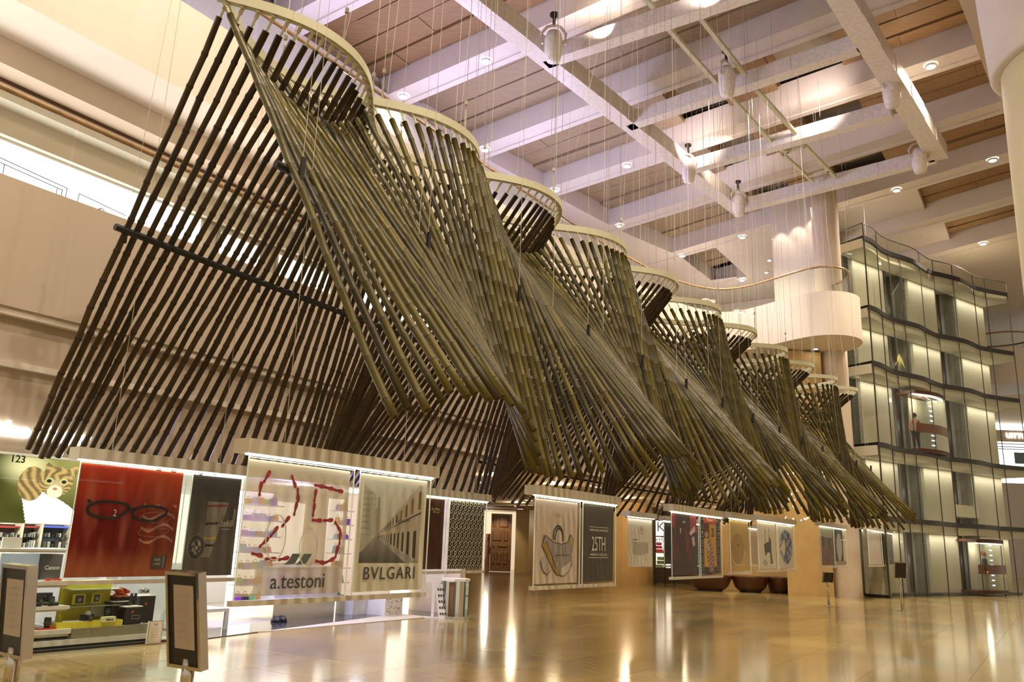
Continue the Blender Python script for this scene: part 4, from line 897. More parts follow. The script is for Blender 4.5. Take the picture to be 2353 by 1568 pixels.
        fill(po, 'red_box', [(w * .18, h * .905), (w * .80, h * .905), (w * .80, h * .995), (w * .18, h * .995)], (.62, .06, .02)); put_text(po, 'KING & COUNTRY', w * .49, h * .94, h * .05, (.85, .75, .62), .68)
        put_text(po, '25', w * .62, h * .67, h * .22, (.035, .03, .025), .62, .001); put_text(po, '1989', w * .10, h * .72, h * .042, (.8, .74, .66), .7); put_text(po, '2014', w * .90, h * .72, h * .042, (.8, .74, .66), .7); put_text(po, 'PACIFIC PLACE', w * .52, h * .035, h * .06, (.62, .36, .16), .66)
    elif kind == 'amber': put_text(po, 'Joyce', w * .42, h * .5, h * .05, (.15, .08, .03), .8)
    elif kind == 'black': put_text(po, 'HAPPY\nANNIVERSARY\nPACIFIC PLACE', w * .5, h * .66, h * .06, (.7, .65, .58), .45)
    elif kind == 'brown': put_text(po, 'Best Wishes\n  from you', w * .55, h * .84, h * .05, (.55, .38, .12), .8)

CZT = CZ - .02
def banner(label, p, xL, xR, yt, yb, panels, gap=.04, single=False, grp='posters hung from light bars', frac=None):
    s0, s1, z0, z1 = None, None, None, None
    ym = (yt + yb) / 2; P0 = sp(at_p(xL, ym, p)); P1 = sp(at_p(xR, ym, p)); s0, s1 = P0[0], P1[0]; w = s1 - s0
    zt = float(at_p(xL, yt, p)[2]); zb = float(at_p(xL, yb, p)[2]); h = zt - zb
    t = thing('hanging_poster', label, 'poster', W(s0, p, zb), HR, group=grp)
    b = MB(); b.box(-.07, w + .05, -.10, .10, h, h + .125); b.build('light_header', M['header'], t)
    b = MB(); b.box(-.03, w + .02, -.045, -.015, h - .014, h - .002); b.build('light_strip', M['led'], t)
    n = len(panels); fr = frac or [1 / n] * n; x = 0
    for k, (kind, fn) in enumerate(panels):
        pw_ = w * fr[k]; a, c = x + (gap if k else .0), x + pw_ - (gap if k < n - 1 else 0); x += pw_
        m_ = .03; px_per = 1870.0 / max(5, W(s0, p)[1]); nx = int(min(150, max(30, (c - a) * px_per * .42))); ny = int(min(190, max(40, h * px_per * .48)))
        po = inst('poster', poster_mesh('poster_film', c - a - 2 * m_, h - .115, fn, nx, ny, .004, 'film' if kind == 'testoni' else 'poster', k + len(label)), t); po.location = (a + m_, 0, .075)
        deco(kind, po, c - a - 2 * m_, h - .115)
        if not single:
            b = MB()
            b.face([(a, -.03, .03), (c, -.03, .03), (c, -.03, h - .02), (a, -.03, h - .02)]); b.build('acrylic_sheet', M['acryl'], t)
            b = MB()
            for q in (a, c - .007): b.box(q, q + .007, -.033, -.022, .03, h - .02)
            b.box(a, c, -.032, -.022, h - .032, h - .024); b.build('acrylic_edge', M['acedge'], t)
            b = MB(); b.box(a - .01, c + .01, -.035, .03, .0, .045); b.build('bottom_rail', M['header'], t)
    for f in (.16, .82) if not single else (.25, .75):
        b = MB(); b.tube([(w * f, 0, h + .12), (w * f, 0, CZT - zb)], .0038, 4); b.build('hanging_cable', M['cablew'], t)
    return t
RA, RB = -5.8, -8.75
banner('large double poster nearest the camera, red shoe prints beside a grey street view', RA, 548, 980, 1040, 1394, [('testoni', f_testoni), ('bvlgari', f_bvlgari)], frac=[.535, .465])
banner('red poster with black spectacles and grey poster beside it before the camera shop', RB, 160, 549, 1053, 1345, [('red', f_red), ('dunhill', f_dunhill)], frac=[.625, .375])
banner('black and white chain link poster next to a dark brown one', RB, 968, 1113, 1138, 1320, [('brown', f_brown), ('chain', f_chain)], frac=[.36, .64])
banner('double poster with drawn handbag on pale ground beside dark 25TH poster', RA, 1223, 1411, 1137, 1357, [('chloe', f_pink), ('th25', f_char)], frac=[.535, .465])
banner('single white text poster without acrylic before the golden stone wall', -8.3, 1441, 1500, 1187, 1311, [('pp', lambda u, v: rgb(u, (.78, .72, .60)))], single=True)
banner('black poster half hidden behind the dark red one', RB, 1524, 1610, 1197, 1304, [('black', f_black), ('none', f_dark)])
banner('double poster with dark red stripes beside orange one with large 25', RA, 1540, 1656, 1175, 1333, [('hogan', f_hogan), ('king', f_king)], frac=[.52, .48])
banner('single amber yellow poster with pale curved reflections', RA, 1675, 1722, 1191, 1321, [('amber', f_amber)])  # pale arc is drawn into the print colour
banner('pale rose poster mostly hidden between the amber and the white double poster', RB, 1690, 1752, 1211, 1303, [('none', f_rose), ('none', f_rose)])
banner('white double poster with black boot drawing and blue oval picture', RA, 1740, 1823, 1196, 1316, [('none', f_shoe), ('none', f_blue)])
banner('grey green sketch poster pair before the golden pier', RB, 1834, 1893, 1217, 1297, [('none', f_sketch), ('none', f_sketch)])
banner('brown portrait poster beside a black and white one above the slim sign stand', RA, 1884, 1943, 1209, 1306, [('none', f_portrait), ('none', f_mono)])
banner('farthest double poster, pale lilac and dark, before the grey marble panel', RA, 1994, 2052, 1218, 1303, [('none', f_lilac), ('none', f_dark)])
# lettering of the white text poster
t = [o for o in bpy.data.objects if o.get('label', '').startswith('single white text')][0]; po = [c for c in t.children if c.name.startswith('poster')][0]; w, h = po.dimensions.x, po.dimensions.z
for k in range(8): line_mesh(po, 'text_line', [[(w * .2, h * (.50 - .034 * k)), (w * (.82 if k < 7 else .66), h * (.50 - .034 * k))]], (.22, .19, .15), .010)
line_mesh(po, 'text_line', [[(w * .2, h * .565), (w * .36, h * .565)]], (.08, .07, .06), .016)
line_mesh(po, 'emblem', [[(w * (.52 + .085 * math.cos(a)), h * (.77 + .075 * math.sin(a))) for a in np.linspace(0, 6.28, 20)], [(w * .49, h * .73), (w * .49, h * .81), (w * .54, h * .79), (w * .49, h * .765)], [(w * .55, h * .72), (w * .55, h * .79), (w * .59, h * .77), (w * .55, h * .755)]], (.25, .22, .16), .010)
put_text(po, 'PP', w * .72, h * .14, h * .03, (.2, .18, .14))
# ------------------------------------------------------------------ sign stands
def stand(label, loc, rot, H, pw_, ph_, face='white', tilt=.18):
    t = thing('sign_stand', label, 'sign stand', loc, rot)
    b = MB(); b.lathe([(0.001, .0), (.15, .0), (.15, .012), (.03, .03), (.001, .03)], n=28); b.build('base', M['chrome'], t, True)
    b = MB(); b.tube([(-.02, 0, .02), (-.02, 0, H - ph_ * .45)], .018, 10); b.tube([(.03, 0, .02), (.03, 0, H - ph_ * .6)], .011, 8); b.build('pole', M['chrome'], t, True)
    b = MB(); b.tube([(-.0, 0, H - ph_ * .95 - .14), (0, 0, H - ph_ * .95 + .02)], .034, 12); b.build('collar', M['steel'], t, True)
    fr = bpy.data.objects.new('sign_frame', None); COL.objects.link(fr); 
    b = MB(); z0 = 0; d = .05
    for q in ((-pw_ / 2, pw_ / 2, ph_ - .018, ph_), (-pw_ / 2, pw_ / 2, 0, .018), (-pw_ / 2, -pw_ / 2 + .018, .018, ph_ - .018), (pw_ / 2 - .018, pw_ / 2, .018, ph_ - .018)): b.box(q[0], q[1], -.03, d - .03, q[2], q[3])
    bpy.data.objects.remove(fr); f = b.build('sign_frame', M['chrome'], t); f.location = (0, 0, H - ph_); f.rotation_euler = (tilt, 0, 0)
    b = MB(); b.box(-pw_ / 2 + .018, pw_ / 2 - .018, -.018, .01, .018, ph_ - .018); b.build('sign_backing', M['black'] if face != 'none' else M['black'], f)
    if face == 'white':
        b = MB(); b.box(-pw_ / 2 + .055, pw_ / 2 - .055, -.021, -.018, .10, ph_ - .07); b.build('notice', mat('notice_paper', (.50, .42, .35), .4), f)
        for k in range(7): line_mesh(f, 'text_line', [[(-pw_ * .2, ph_ * (.75 - .07 * k)), (pw_ * (.2 - .04 * (k % 3)), ph_ * (.75 - .07 * k))]], (.42, .36, .30), .003).location = (0, -.02, 0)
    return t
P = at_y(448, 1410, 4.6); zz = float(at_y(448, 1278, 4.6)[2])
stand('chrome sign stand with rectangular notice frame in front of the shoe print poster', (float(P[0]), 4.6, 0), -.55, 1.40, .27, .50)
P = at_y(60, 1400, 4.3)
stand('tilted chrome sign stand at the left edge before the camera shop', (float(at_y(38, 1480, 4.3)[0]), 4.3, 0), -.64, 1.41, .29, .44, tilt=.1)
for x, y, lab, r, hh in ((1905, 1394, 'slim sign stand with black board below the brown portrait poster', .15, 1.06), (2074, 1405, 'slim sign stand with black board in front of the lift tower corner', -.1, 1.45)):
    P = at_z(x, y, 0); stand(lab, (float(P[0]), float(P[1]), 0), r, hh, .36, .50 if hh > 1.2 else .34, 'dark', .25)
# ------------------------------------------------------------------ camera shop behind its glass front
def slot(label, cat, x0, y0, x1, y1, p, grp=None):       # a thing whose front lower-left corner stands at this place; returns thing, width, height
    s0, s1, z0, z1 = rect_p(x0, y0, x1, y1, p); t = thing(label[0], label[1], cat, W(s0, p, z0), HR, grp); return t, s1 - s0, z1 - z0
GZ = 2.53
sg = thing('glass_shopfront', 'large clear glass front of the camera shop with shop number 123', 'shopfront', W(1.5, -11.2, 0), HR)
cx = 6.7
for k in range(4):
    a, c = cx * k / 4, cx * (k + 1) / 4; b = MB(); b.face([(a + .006, 0, .02), (c - .006, 0, .02), (c - .006, 0, GZ), (a + .006, 0, GZ)]); b.build('glass_pane', M['shopg'], sg)
b = MB(); b.face([(cx, 0, .02), (cx, 2.2, .02), (cx, 2.2, GZ), (cx, 0, GZ)]); b.build('glass_pane', glass_mat('green_glass', (.80, .95, .84), .7), sg)
b = MB(); b.box(0, cx, -.03, .03, GZ - .02, GZ + .03); b.box(cx - .03, cx + .03, 0, 2.2, GZ - .02, GZ + .03); b.build('head_channel', M['header'], sg)
b = MB(); b.box(0, cx, -.04, .04, 0, .03); b.build('floor_channel', M['black'], sg)
q = rect_p(30, 1051, 52, 1063, -11.19); o = put_text(sg, '123', (q[0] + q[1]) / 2 - 1.5, q[2], .13, (.02, .02, .02), 1.0, .002)
o = thing('shop_sign', 'white rounded letters reading Video Center on the fascia above the camera shop', 'sign', W(sp(at_p(204, 1020, -11.18))[0], -11.18, float(at_p(204, 1024, -11.18)[2])), HR)
inst('lettering', text_mesh('Video Center', .27, ink((1, 1, .93), e=2.5), .03, .012, 1.0, .94, 'RIGHT'), o)
# cat picture (backlit print)
def f_cat(u, v):
    c = mixc((.05, .055, .01), (.22, .22, .07), sm(.1, .8, v) * sm(0, .5, u) + .1 * nz(u, v, 5)); c = mixc(c, (.75, .72, .38), sm(.35, 0, np.hypot(u - .35, (v - .85))))
    pil = v < .52 - .25 * (u - .35) ** 2 * 4; k = pil & (u > .32 + .2 * (.52 - v)); c[k] = (1, .98, .93)
    bd = ((u - .42) ** 2 / .018 + (v - .60) ** 2 / .07 < 1); hd = ((u - .66) ** 2 / .030 + (v - .66) ** 2 / .055 < 1); ear = in_poly(u, v, [(.53, .78), (.54, .97), (.63, .86)]) | in_poly(u, v, [(.76, .86), (.87, .95), (.85, .74)])
    f = bd | hd | ear; r_ = np.hypot(u - .66, (v - .60) * .8); t = np.clip(.5 + .7 * np.sin(np.arctan2(v - .52, u - .66) * 16 + 2 * np.sin(r_ * 40)) * (r_ > .07) + .35 * nz(u * 5, v * 5, 9), 0, 1); t = np.where(hd | ear, t, np.clip(.5 + .6 * np.sin((u + .35 * v) * 70 + 2 * np.sin(v * 12)) + .3 * nz(u * 4, v * 4, 8), 0, 1)); fur = mixc((.50, .36, .14), (.09, .06, .02), t * .8); fur = mixc(fur, (.78, .68, .42), np.clip(1 - r_ / .11, 0, 1) * .6); c[f] = fur[f]
    mz = (u - .66) ** 2 / .006 + (v - .50) ** 2 / .010 < 1; c[mz] = (.85, .75, .52); c[(u - .66) ** 2 / .0006 + (v - .545) ** 2 / .0006 < 1] = (.45, .2, .12)
    for e in (.59, .74):
        d = (u - e) ** 2 / .0018 + (v - .66) ** 2 / .0028; c[d < 1] = (.55, .52, .22); c[d < .35] = (.02, .02, .01)
    return c
s0, s1, z0, z1 = rect_p(13, 1055, 200, 1204, -11.6)
t = thing('cat_picture', 'large backlit photograph of a tabby cat resting on white inside the camera shop', 'picture', W(s0 - .55, -11.6, z0), HR)
inst('print', poster_mesh('print', s1 - s0 + .55, z1 - z0, lambda u, v: f_cat(np.clip((u - .18) / .82, 0, 1), v), 120, 90, 0, 'posterl'), t)
b = MB(); b.box(-.01, s1 - s0 + .56, .01, .05, -.01, z1 - z0 + .01); b.build('backing', M['white'], t)
def shelf(label, x0, y0, x1, y1, p, dep, m_='white', cat='shelf', nm='display_shelf', grp=None):
    t, w, h = slot((nm, label), cat, x0, y0, x1, y1, p, grp); b = MB(); b.box(-1.6 if x0 <= 0 else 0, w, 0, dep, h * .35, h); b.build('top', M[m_] if isinstance(m_, str) else m_, t)
    b = MB(); b.box(-1.6 if x0 <= 0 else .02, w - .02, .02, dep, 0, h * .35); b.build('underside', M['header'], t); return t
yel = mat('yellow_lacquer', (.80, .72, .06), .4); blk = mat('black_card', (.012, .011, .010), .4); redm = mat('red_card', (.65, .07, .02), .4); grn = mat('green_card', (.10, .32, .08), .4); bluep = mat('pale_blue_panel', (.50, .58, .62), .5, emit=(.5, .6, .66), estr=.25)
shelf('white lit counter top of the glass showcase under the cat picture', 0, 1262, 156, 1270, -11.7, .7)
shelf('upper white display shelf below the glass showcase', 0, 1337, 160, 1352, -11.55, .8)
shelf('middle white display shelf with camera on green topped box', 0, 1396, 160, 1408, -11.45, .9)
shelf('lowest white display shelf with upright lens', 0, 1451, 162, 1468, -11.35, 1.0)
t, w, h = slot(('plinth', 'long pale plinth under the display shelves of the camera shop'), 'plinth', 0, 1470, 345, 1500, -11.3)
b = MB(); b.box(-1.6, w, .02, 1.2, .10, h); b.build('body', M['white'], t); b = MB(); b.box(-1.6, w, .06, 1.2, 0, .10); b.build('kick_board', M['black'], t)
wall('shop_back_wall', 1, 8.0, -13.4, -13.3, 0, 2.6, M['white'], wl); wall('shop_floor', -1, 15.4, -16.5, -11.3, -.01, .012, M['header'], wl)
for x0, x1, c in ((0, 52, (.05, .02, .01)), (55, 97, (.04, .035, .03)), (100, 164, (.03, .035, .06))):
    t, w, h = slot(('product_rack', 'dark rack of small camera accessories under the cat picture, ' + {0: 'leftmost', 55: 'middle', 100: 'with blue stripe'}[x0]), 'rack', x0, 1205, x1, 1260, -12.4)
    b = MB(); b.box(0, w, .2, .25, 0, h); b.build('back_panel', ink(c), t); b = MB(); b.box(w - .03, w, 0, .25, 0, h + .2); b.build('post', M['header'], t)
    b = MB(); b.box(0, w, .05, .2, h * .84, h * .92); b.build('stripe', ink((.05, .08, .5) if x0 == 100 else (.25, .02, .02)), t)
    for k in range(7):
        xx = w * (.06 + .13 * k); hh = h * (.12 + .2 * random.random()); b = MB(); b.box(xx, xx + w * .09, .0, .12, h * .02, h * .02 + hh); b.box(xx + .01, xx + w * .06, .02, .10, h * .45, h * .45 + hh * .7); b.build('packet', ink(random.choice([(.02, .02, .02), (.3, .3, .28), (.5, .48, .42), (.06, .06, .05)])), t)
def card(nm, label, cat, x0, y0, x1, y1, p, m_, dep=.02, txt=None, tc=(.9, .9, .85), ts=.5, top=None, grp=None):
    t, w, h = slot((nm, label), cat, x0, y0, x1, y1, p, grp); b = MB(); b.box(0, w, 0, dep, 0, h); b.build('body', m_, t)
    if top: b = MB(); b.box(-.004, w + .004, -.004, dep, h, h + .012); b.build('lid', top, t)
    if txt: put_text(t, txt, w * .5, h * (.5 - ts * .35), h * ts, tc, min(1, w / (h * ts * .62 * len(txt)) * .9), .001)
    return t
card('price_card', 'blank white sign card standing on the showcase counter', 'card', 5, 1235, 50, 1262, -11.8, M['paper'])
t = card('showcase_panel', 'pale blue picture panel inside the glass showcase', 'panel', 0, 1273, 96, 1336, -12.1, bluep)
card('product_box', 'dark camera carton with white brand word inside the showcase', 'box', 96, 1274, 141, 1335, -12.0, ink((.09, .08, .07)), .2, 'Canon', (.9, .88, .82), .22)
card('brand_block', 'red brand block on the upper shelf beside the poster', 'sign', 106, 1331, 144, 1340, -11.6, redm, .05, 'Canon', (.95, .9, .85), .8)
card('brand_block', 'orange red brand block under the upright lens', 'sign', 89, 1445, 130, 1455, -11.4, redm, .12, 'Canon', (.95, .9, .85), .75)
card('product_box', 'long black box with green lid carrying cameras on the middle shelf', 'box', 66, 1387, 135, 1398, -11.5, blk, .2, 'Canon', (.8, .8, .75), .5, grn)
card('product_box', 'black box with green lid on the lowest shelf at the left', 'box', 0, 1447, 67, 1461, -11.42, blk, .2, None, top=grn)
card('backdrop_card', 'blue landscape card behind the cameras on the middle shelf', 'card', 70, 1363, 120, 1387, -11.85, ink((.10, .16, .22)))
def camera(label, x0, y0, x1, y1, p, body=(.015, .015, .015)):
    t, w, h = slot(('camera', label), 'camera', x0, y0, x1, y1, p, 'cameras on the shop shelves'); m_ = ink(body)
    b = MB(); b.box(0, w, 0, .05, 0, h * .66); b.box(w * .05, w * .28, -.02, .05, .0, h * .62); b.build('body', m_, t)
    b = MB(); b.hexa([(w * .34, -.01, h * .62), (w * .72, -.01, h * .62), (w * .72, .05, h * .62), (w * .34, .05, h * .62), (w * .42, .0, h), (w * .64, .0, h), (w * .64, .04, h), (w * .42, .04, h)]); b.build('viewfinder', ink((.45, .43, .4)) if body[0] > .1 or 'silver' in label else m_, t)
    b = MB(); b.tube([(w * .53, 0, h * .34), (w * .53, -.07, h * .33)], h * .3, 12); b.build('lens', m_, t); b = MB(); b.tube([(w * .53, -.071, h * .33), (w * .53, -.074, h * .33)], h * .22, 12); b.build('glass', ink((.10, .08, .12), .1), t)
    b = MB(); b.tube([(w * .16, .02, h * .64), (w * .16, .02, h * .74)], h * .09, 8); b.build('dial', ink((.3, .3, .28)), t)
    b = MB(); b.tube([(w * .02, .02, h * .6), (-w * .08, -.03, h * .3), (w * .02, -.05, .004), (w * .3, -.09, .004)], .004, 4); b.build('strap', m_, t)
camera('black camera inside the glass showcase at the far left', 8, 1318, 38, 1337, -11.7); camera('black camera with long strap on the green lidded box', 76, 1368, 100, 1387, -11.55); camera('taller black camera right of the other on the green lidded box', 101, 1364, 126, 1387, -11.55)
camera('silver topped classic camera on the yellow tray', 188, 1405, 216, 1427, -11.45); camera('black camera at the left end of the middle shelf', 0, 1366, 26, 1392, -11.5); camera('small silver camera on the highest black box plate', 323, 1351, 343, 1363, -11.6, (.2, .2, .2))
def lens(label, x0, y0, x1, y1, p):
    t, w, h = slot(('camera_lens', label), 'lens', x0, y0, x1, y1, p); r = w / 2; b = MB(); b.lathe([(.001, 0), (r * .8, 0), (r * .82, h * .3), (r, h * .36), (r, h * .9), (r * .9, h), (.001, h)], c=(r, .03), n=14); b.build('barrel', blk, t, True)
    b = MB(); b.lathe([(r * 1.02, h * .45), (r * 1.02, h * .7)], c=(r, .03), n=14); b.build('grip_ring', ink((.05, .05, .05)), t); b = MB(); b.lathe([(r * .86, h * .30), (r * .86, h * .33)], c=(r, .03), n=14); b.build('ring_line', ink((.5, .5, .45)), t)
lens('upright grey zoom lens on the orange red block', 104, 1420, 119, 1446, -11.45); lens('short black lens right of the silver topped camera', 242, 1396, 256, 1419, -11.5)
t, w, h = slot(('yellow_display', 'bright yellow display back panel with two glass shelves'), 'display', 136, 1333, 252, 1430, -11.75)
b = MB(); b.box(0, w, 0, .03, 0, h); b.build('back_panel', yel, t)
for f in (.40, .78): b = MB(); b.box(.03, w, -.28, 0, h * f, h * f + .012); b.build('glass_shelf', mat('green_glass_edge', (.25, .32, .22), .1), t)
b = MB(); b.box(w * .62, w, -.03, -.01, h * .12, h * .36); b.build('white_panel', M['white'], t)
t, w, h = slot(('display_tray', 'low bright yellow tray with open catalogue and brand sign'), 'tray', 131, 1427, 281, 1444, -11.4); b = MB(); b.box(0, w, 0, .3, 0, h * .9); b.build('body', yel, t)
b = MB(); b.hexa([(w * .1, .05, h * .9), (w * .5, .02, h * .9), (w * .6, .2, h * .9), (w * .2, .22, h * .9), (w * .1, .05, h), (w * .5, .02, h), (w * .6, .2, h), (w * .2, .22, h)]); b.build('catalogue', M['paper'], t)
card('brand_block', 'pale yellow brand block standing on the yellow tray', 'sign', 236, 1418, 266, 1430, -11.36, ink((.85, .83, .5)), .06, 'Nikon', (.03, .03, .02), .62)
for x0, y0, x1, y1, lab in ((168, 1366, 196, 1390, 'larger yellow framed camera card on the lower glass shelf'), (212, 1364, 232, 1386, 'smaller yellow framed camera card on the lower glass shelf')):
    t = card('framed_card', lab, 'card', x0, y0, x1, y1, -11.6, yel, .03); q = rect_p(x0, y0, x1, y1, -11.6); w, h = q[1] - q[0], q[3] - q[2]; fill(t, 'picture', [(w * .15, h * .12), (w * .85, h * .12), (w * .85, h * .88), (w * .15, h * .88)], (.08, .08, .07)); b = MB(); b.tube([(w * .5, -.006, h * .45), (w * .5, -.02, h * .45)], h * .18, 10); b.build('lens_picture', ink((.3, .3, .28)), t)
for x0, y0, x1, y1, p, lab in ((256, 1384, 300, 1431, -11.55, 'left large black display box with red dot logo'), (287, 1396, 325, 1434, -11.4, 'front small black display box with label plate'), (318, 1371, 354, 1432, -11.65, 'right tall black display box'), (268, 1371, 301, 1383, -11.6, 'flat black box with orange cloth on top')):
    t = card('display_box', lab, 'box', x0, y0, x1, y1, p, blk, .22, None, top=M['paper']); q = rect_p(x0, y0, x1, y1, p); w, h = q[1] - q[0], q[3] - q[2]
    if h > .1: b = MB(); b.face([(w * .42 + .018 * math.cos(a), -.003, h * .72 + .018 * math.sin(a)) for a in np.linspace(0, 6.0, 12)]); b.build('red_dot', ink((.7, .08, .03)), t)
    if 'front' in lab: line_mesh(t, 'label_plate', [[(w * .4, h * .3), (w * .85, h * .3), (w * .85, h * .5), (w * .4, h * .5), (w * .4, h * .3)]], (.4, .4, .4), .006)
t, w, h = slot(('cloth', 'crumpled orange cloth draped over a flat black box'), 'cloth', 264, 1350, 297, 1373, -11.58); b = MB()
for k in range(6):
    for j in range(5):
        f = lambda a, c: (w * (a / 6 + .12 * math.sin(c * 2.1)), .05 * math.sin(a * 2 + c * 1.7) + .02, h * (c / 5) * (1 - .25 * abs(a / 3 - 1)))
        b.face([f(k, j), f(k + 1, j), f(k + 1, j + 1), f(k, j + 1)])
b.build('cloth_fold', ink((.75, .16, .03)), t)
t, w, h = slot(('binoculars', 'black binoculars standing upright on the front black box'), 'binoculars', 300, 1364, 318, 1391, -11.45)
for q in (.25, .75): b = MB(); b.lathe([(.001, 0), (w * .24, 0), (w * .22, h * .5), (w * .15, h * .85), (w * .17, h), (.001, h)], c=(w * q, .03), n=10); b.build('barrel', blk, t, True)
b = MB(); b.box(w * .4, w * .6, .01, .05, h * .4, h * .6); b.build('bridge', blk, t)
card('base_block', 'long grey angled base block under the black display boxes', 'plinth', 165, 1440, 342, 1472, -11.35, ink((.30, .28, .18)), .9)
t = card('notice_board', 'small white framed notice leaning on the shop corner at the floor', 'notice', 340, 1428, 371, 1479, -11.05, M['paper'], .03); q = rect_p(340, 1428, 371, 1479, -11.05); w, h = q[1] - q[0], q[3] - q[2]
line_mesh(t, 'frame', [[(0, 0), (w, 0), (w, h), (0, h), (0, 0)]], (.45, .42, .25), .012); line_mesh(t, 'text_line', [[(w * .25, h * (.7 - .1 * k)), (w * .75, h * (.7 - .1 * k))] for k in range(5)], (.5, .35, .3), .006); put_text(t, 'no', w * .5, h * .8, .06, (.1, .1, .1))
for s_ in (3.4, 5.2, 7.0): lamp('POINT', W(s_, -11.7, 2.35), 75, (1, .98, .82), .08)
# ------------------------------------------------------------------ bag and shoe shop with bright interior
wall('second_shop_back', 8.2, 15.4, -16.6, -16.5, 0, 2.62, M['white'], wl)
b = MB(); b.bsp(8.3, 15.3, -16.5, -16.46, .9, 2.4); tag(b.build('light_wall', M['litw'], wl))
for s_ in (9.5, 12.0, 14.2): lamp('POINT', W(s_, -13.2, 2.3), 55, (.80, .82, 1.0), .1)
lamp('POINT', W(10.4, -11.75, 2.3), 170, (.42, .36, 1.0), .12)  # added hidden violet lamp, tints the floor in place of display screens
b = MB(); q = [at_z(x, y, 0) for x, y in ((470, 1470), (790, 1429), (910, 1412), (1050, 1424), (1060, 1395), (800, 1405), (470, 1449))]
b.prism([tuple(v[:2]) for v in q], .0, .014); t = struct(b.build('trim_1', mat('dark_granite', (.05, .045, .06), .08, spec=.6)))
def table(label, x0, y0, x1, y1, p, dep):
    t, w, h = slot(('display_table', label), 'table', x0, y0, x1, y1, p); t.location.z = 0.012; h += 0
    b = MB(); b.box(0, w, 0, dep, h - .05, h); b.build('table_top', M['white'], t)
    for a, c in ((0, 0), (w - .06, 0), (0, dep - .06), (w - .06, dep - .06)): b = MB(); b.box(a, a + .06, c, c + .06, 0, h - .05); b.build('leg', M['white'], t)
table('white square legged table behind the left edge of the shoe print poster', 440, 1382, 527, 1431, -11.9, .8)
t, w, h = slot(('display_counter', 'white shop counter with brushed steel kick base under the shoe print poster'), 'counter', 632, 1300, 776, 1414, -12.6); t.location.z = .012
b = MB(); b.box(0, w, 0, .8, h * .3, h); b.build('counter_body', M['white'], t); b = MB(); b.box(.03, w - .02, .03, .8, 0, h * .3); b.build('kick_base', M['steel'], t); b = MB(); b.box(-.02, w + .02, -.02, .82, h, h + .03); b.build('counter_top', M['white'], t)
t, w, h = slot(('shoes', 'pair of black shoes with red soles on the shop floor by the counter'), 'shoes', 634, 1404, 662, 1417, -12.3); t.location.z = .014
for k in (0, .5): b = MB(); b.lathe([(.001, 0), (w * .2, 0), (w * .21, h * .3), (w * .12, h), (.001, h)], c=(w * (k + .2), .05), n=12, sy=2.0); b.build('shoe', blk, t, True)
for x0, y0, x1, y1, p, lab in ((812, 1366, 862, 1408, -12.5, 'white box pedestal just right of the poster gap'), (885, 1370, 925, 1415, -12.0, 'white pedestal with tiny red pattern behind the street view poster')):
    t = card('pedestal', lab, 'pedestal', x0, y0, x1, y1, p, M['white'], .5, None, top=M['header']); t.location.z = .012
    if 'red' in lab:
        q = rect_p(x0, y0, x1, y1, p); w, h = q[1] - q[0], q[3] - q[2]; b = MB()
        for k in range(40): xx, zz = random.uniform(.05, .95) * w, random.uniform(.05, .95) * h; b.face([(xx, -.004, zz), (xx + .02, -.004, zz), (xx + .02, -.004, zz + .02), (xx, -.004, zz + .02)])
        b.build('pattern_dots', ink((.5, .1, .08)), t)
# colourful bags on the lit wall shelves, seen in the gap between the posters and beside them
shm = mat('shelf_white', (.8, .8, .82), .4)
for (xa, xb) in ((556, 640), (772, 806), (930, 1000)):
    ss = rect_p(xa, 1200, xb, 1390, -12.9 if xa != 930 else -12.4); p = -12.9 if xa != 930 else -12.4
    u = thing('shelf_unit', {556: 'white shelf unit behind the left part of the shoe print poster', 772: 'white shelf unit full of colourful goods in the gap between the two large posters', 930: 'white shelf unit behind the right edge of the street view poster'}[xa], 'shelf unit', W(ss[0], p, 0), HR)
    w = ss[1] - ss[0]; b = MB(); b.box(0, w, .34, .37, 0, 2.4); b.build('back_panel', M['litw'], u)
    for k in range(7):
        z = .35 + .30 * k; b = MB(); b.box(0, w, 0, .34, z - .02, z); b.build('shelf', shm, u)
        xx = .03; kb = 0
        while xx < w - .12 and xa != 930:
            kb += 1
            cw_ = random.uniform(.10, .17); c = random.choice([(.05, .25, .55), (.65, .03, .12), (.75, .25, .03), (.15, .45, .12), (.5, .5, .52), (.25, .04, .4), (.05, .5, .5), (.02, .02, .03)])
            hh = random.uniform(.09, .16); bg = thing('handbag', 'small %s handbag, %s from left on shelf level %s of the %s shelf unit' % ({(.05, .25, .55): 'blue', (.65, .03, .12): 'crimson', (.75, .25, .03): 'orange', (.15, .45, .12): 'green', (.5, .5, .52): 'grey', (.25, .04, .4): 'purple', (.05, .5, .5): 'teal', (.02, .02, .03): 'black'}[c], ('first second third fourth fifth sixth seventh eighth ninth tenth eleventh twelfth'.split() + ['far'] * 9)[kb - 1], 'one two three four five six seven'.split()[k], {556: 'left', 772: 'middle', 930: 'right'}[xa]), 'bag', (0, 0, 0), 0, 'bags on the white shop shelves')
            Mw = Matrix.Translation(Vector(W(ss[0], p, 0))) @ Matrix.Rotation(HR, 4, 'Z') @ Matrix.Translation((xx, .08, z)); bg.matrix_world = Mw
            b = MB(); b.hexa([(0, 0, 0), (cw_ * .92, 0, 0), (cw_ * .92, .12, 0), (0, .12, 0), (.015, .03, hh), (cw_ * .86, .03, hh), (cw_ * .86, .09, hh), (.015, .09, hh)]); b.build('bag_body', ink(c), bg)
            b = MB(); b.tube([(cw_ * (.46 + .25 * math.cos(a)), .06, hh + .05 * math.sin(a)) for a in np.linspace(0, math.pi, 7)], .006, 4); b.build('handle', ink((.1, .08, .06)), bg); xx += cw_ + .03
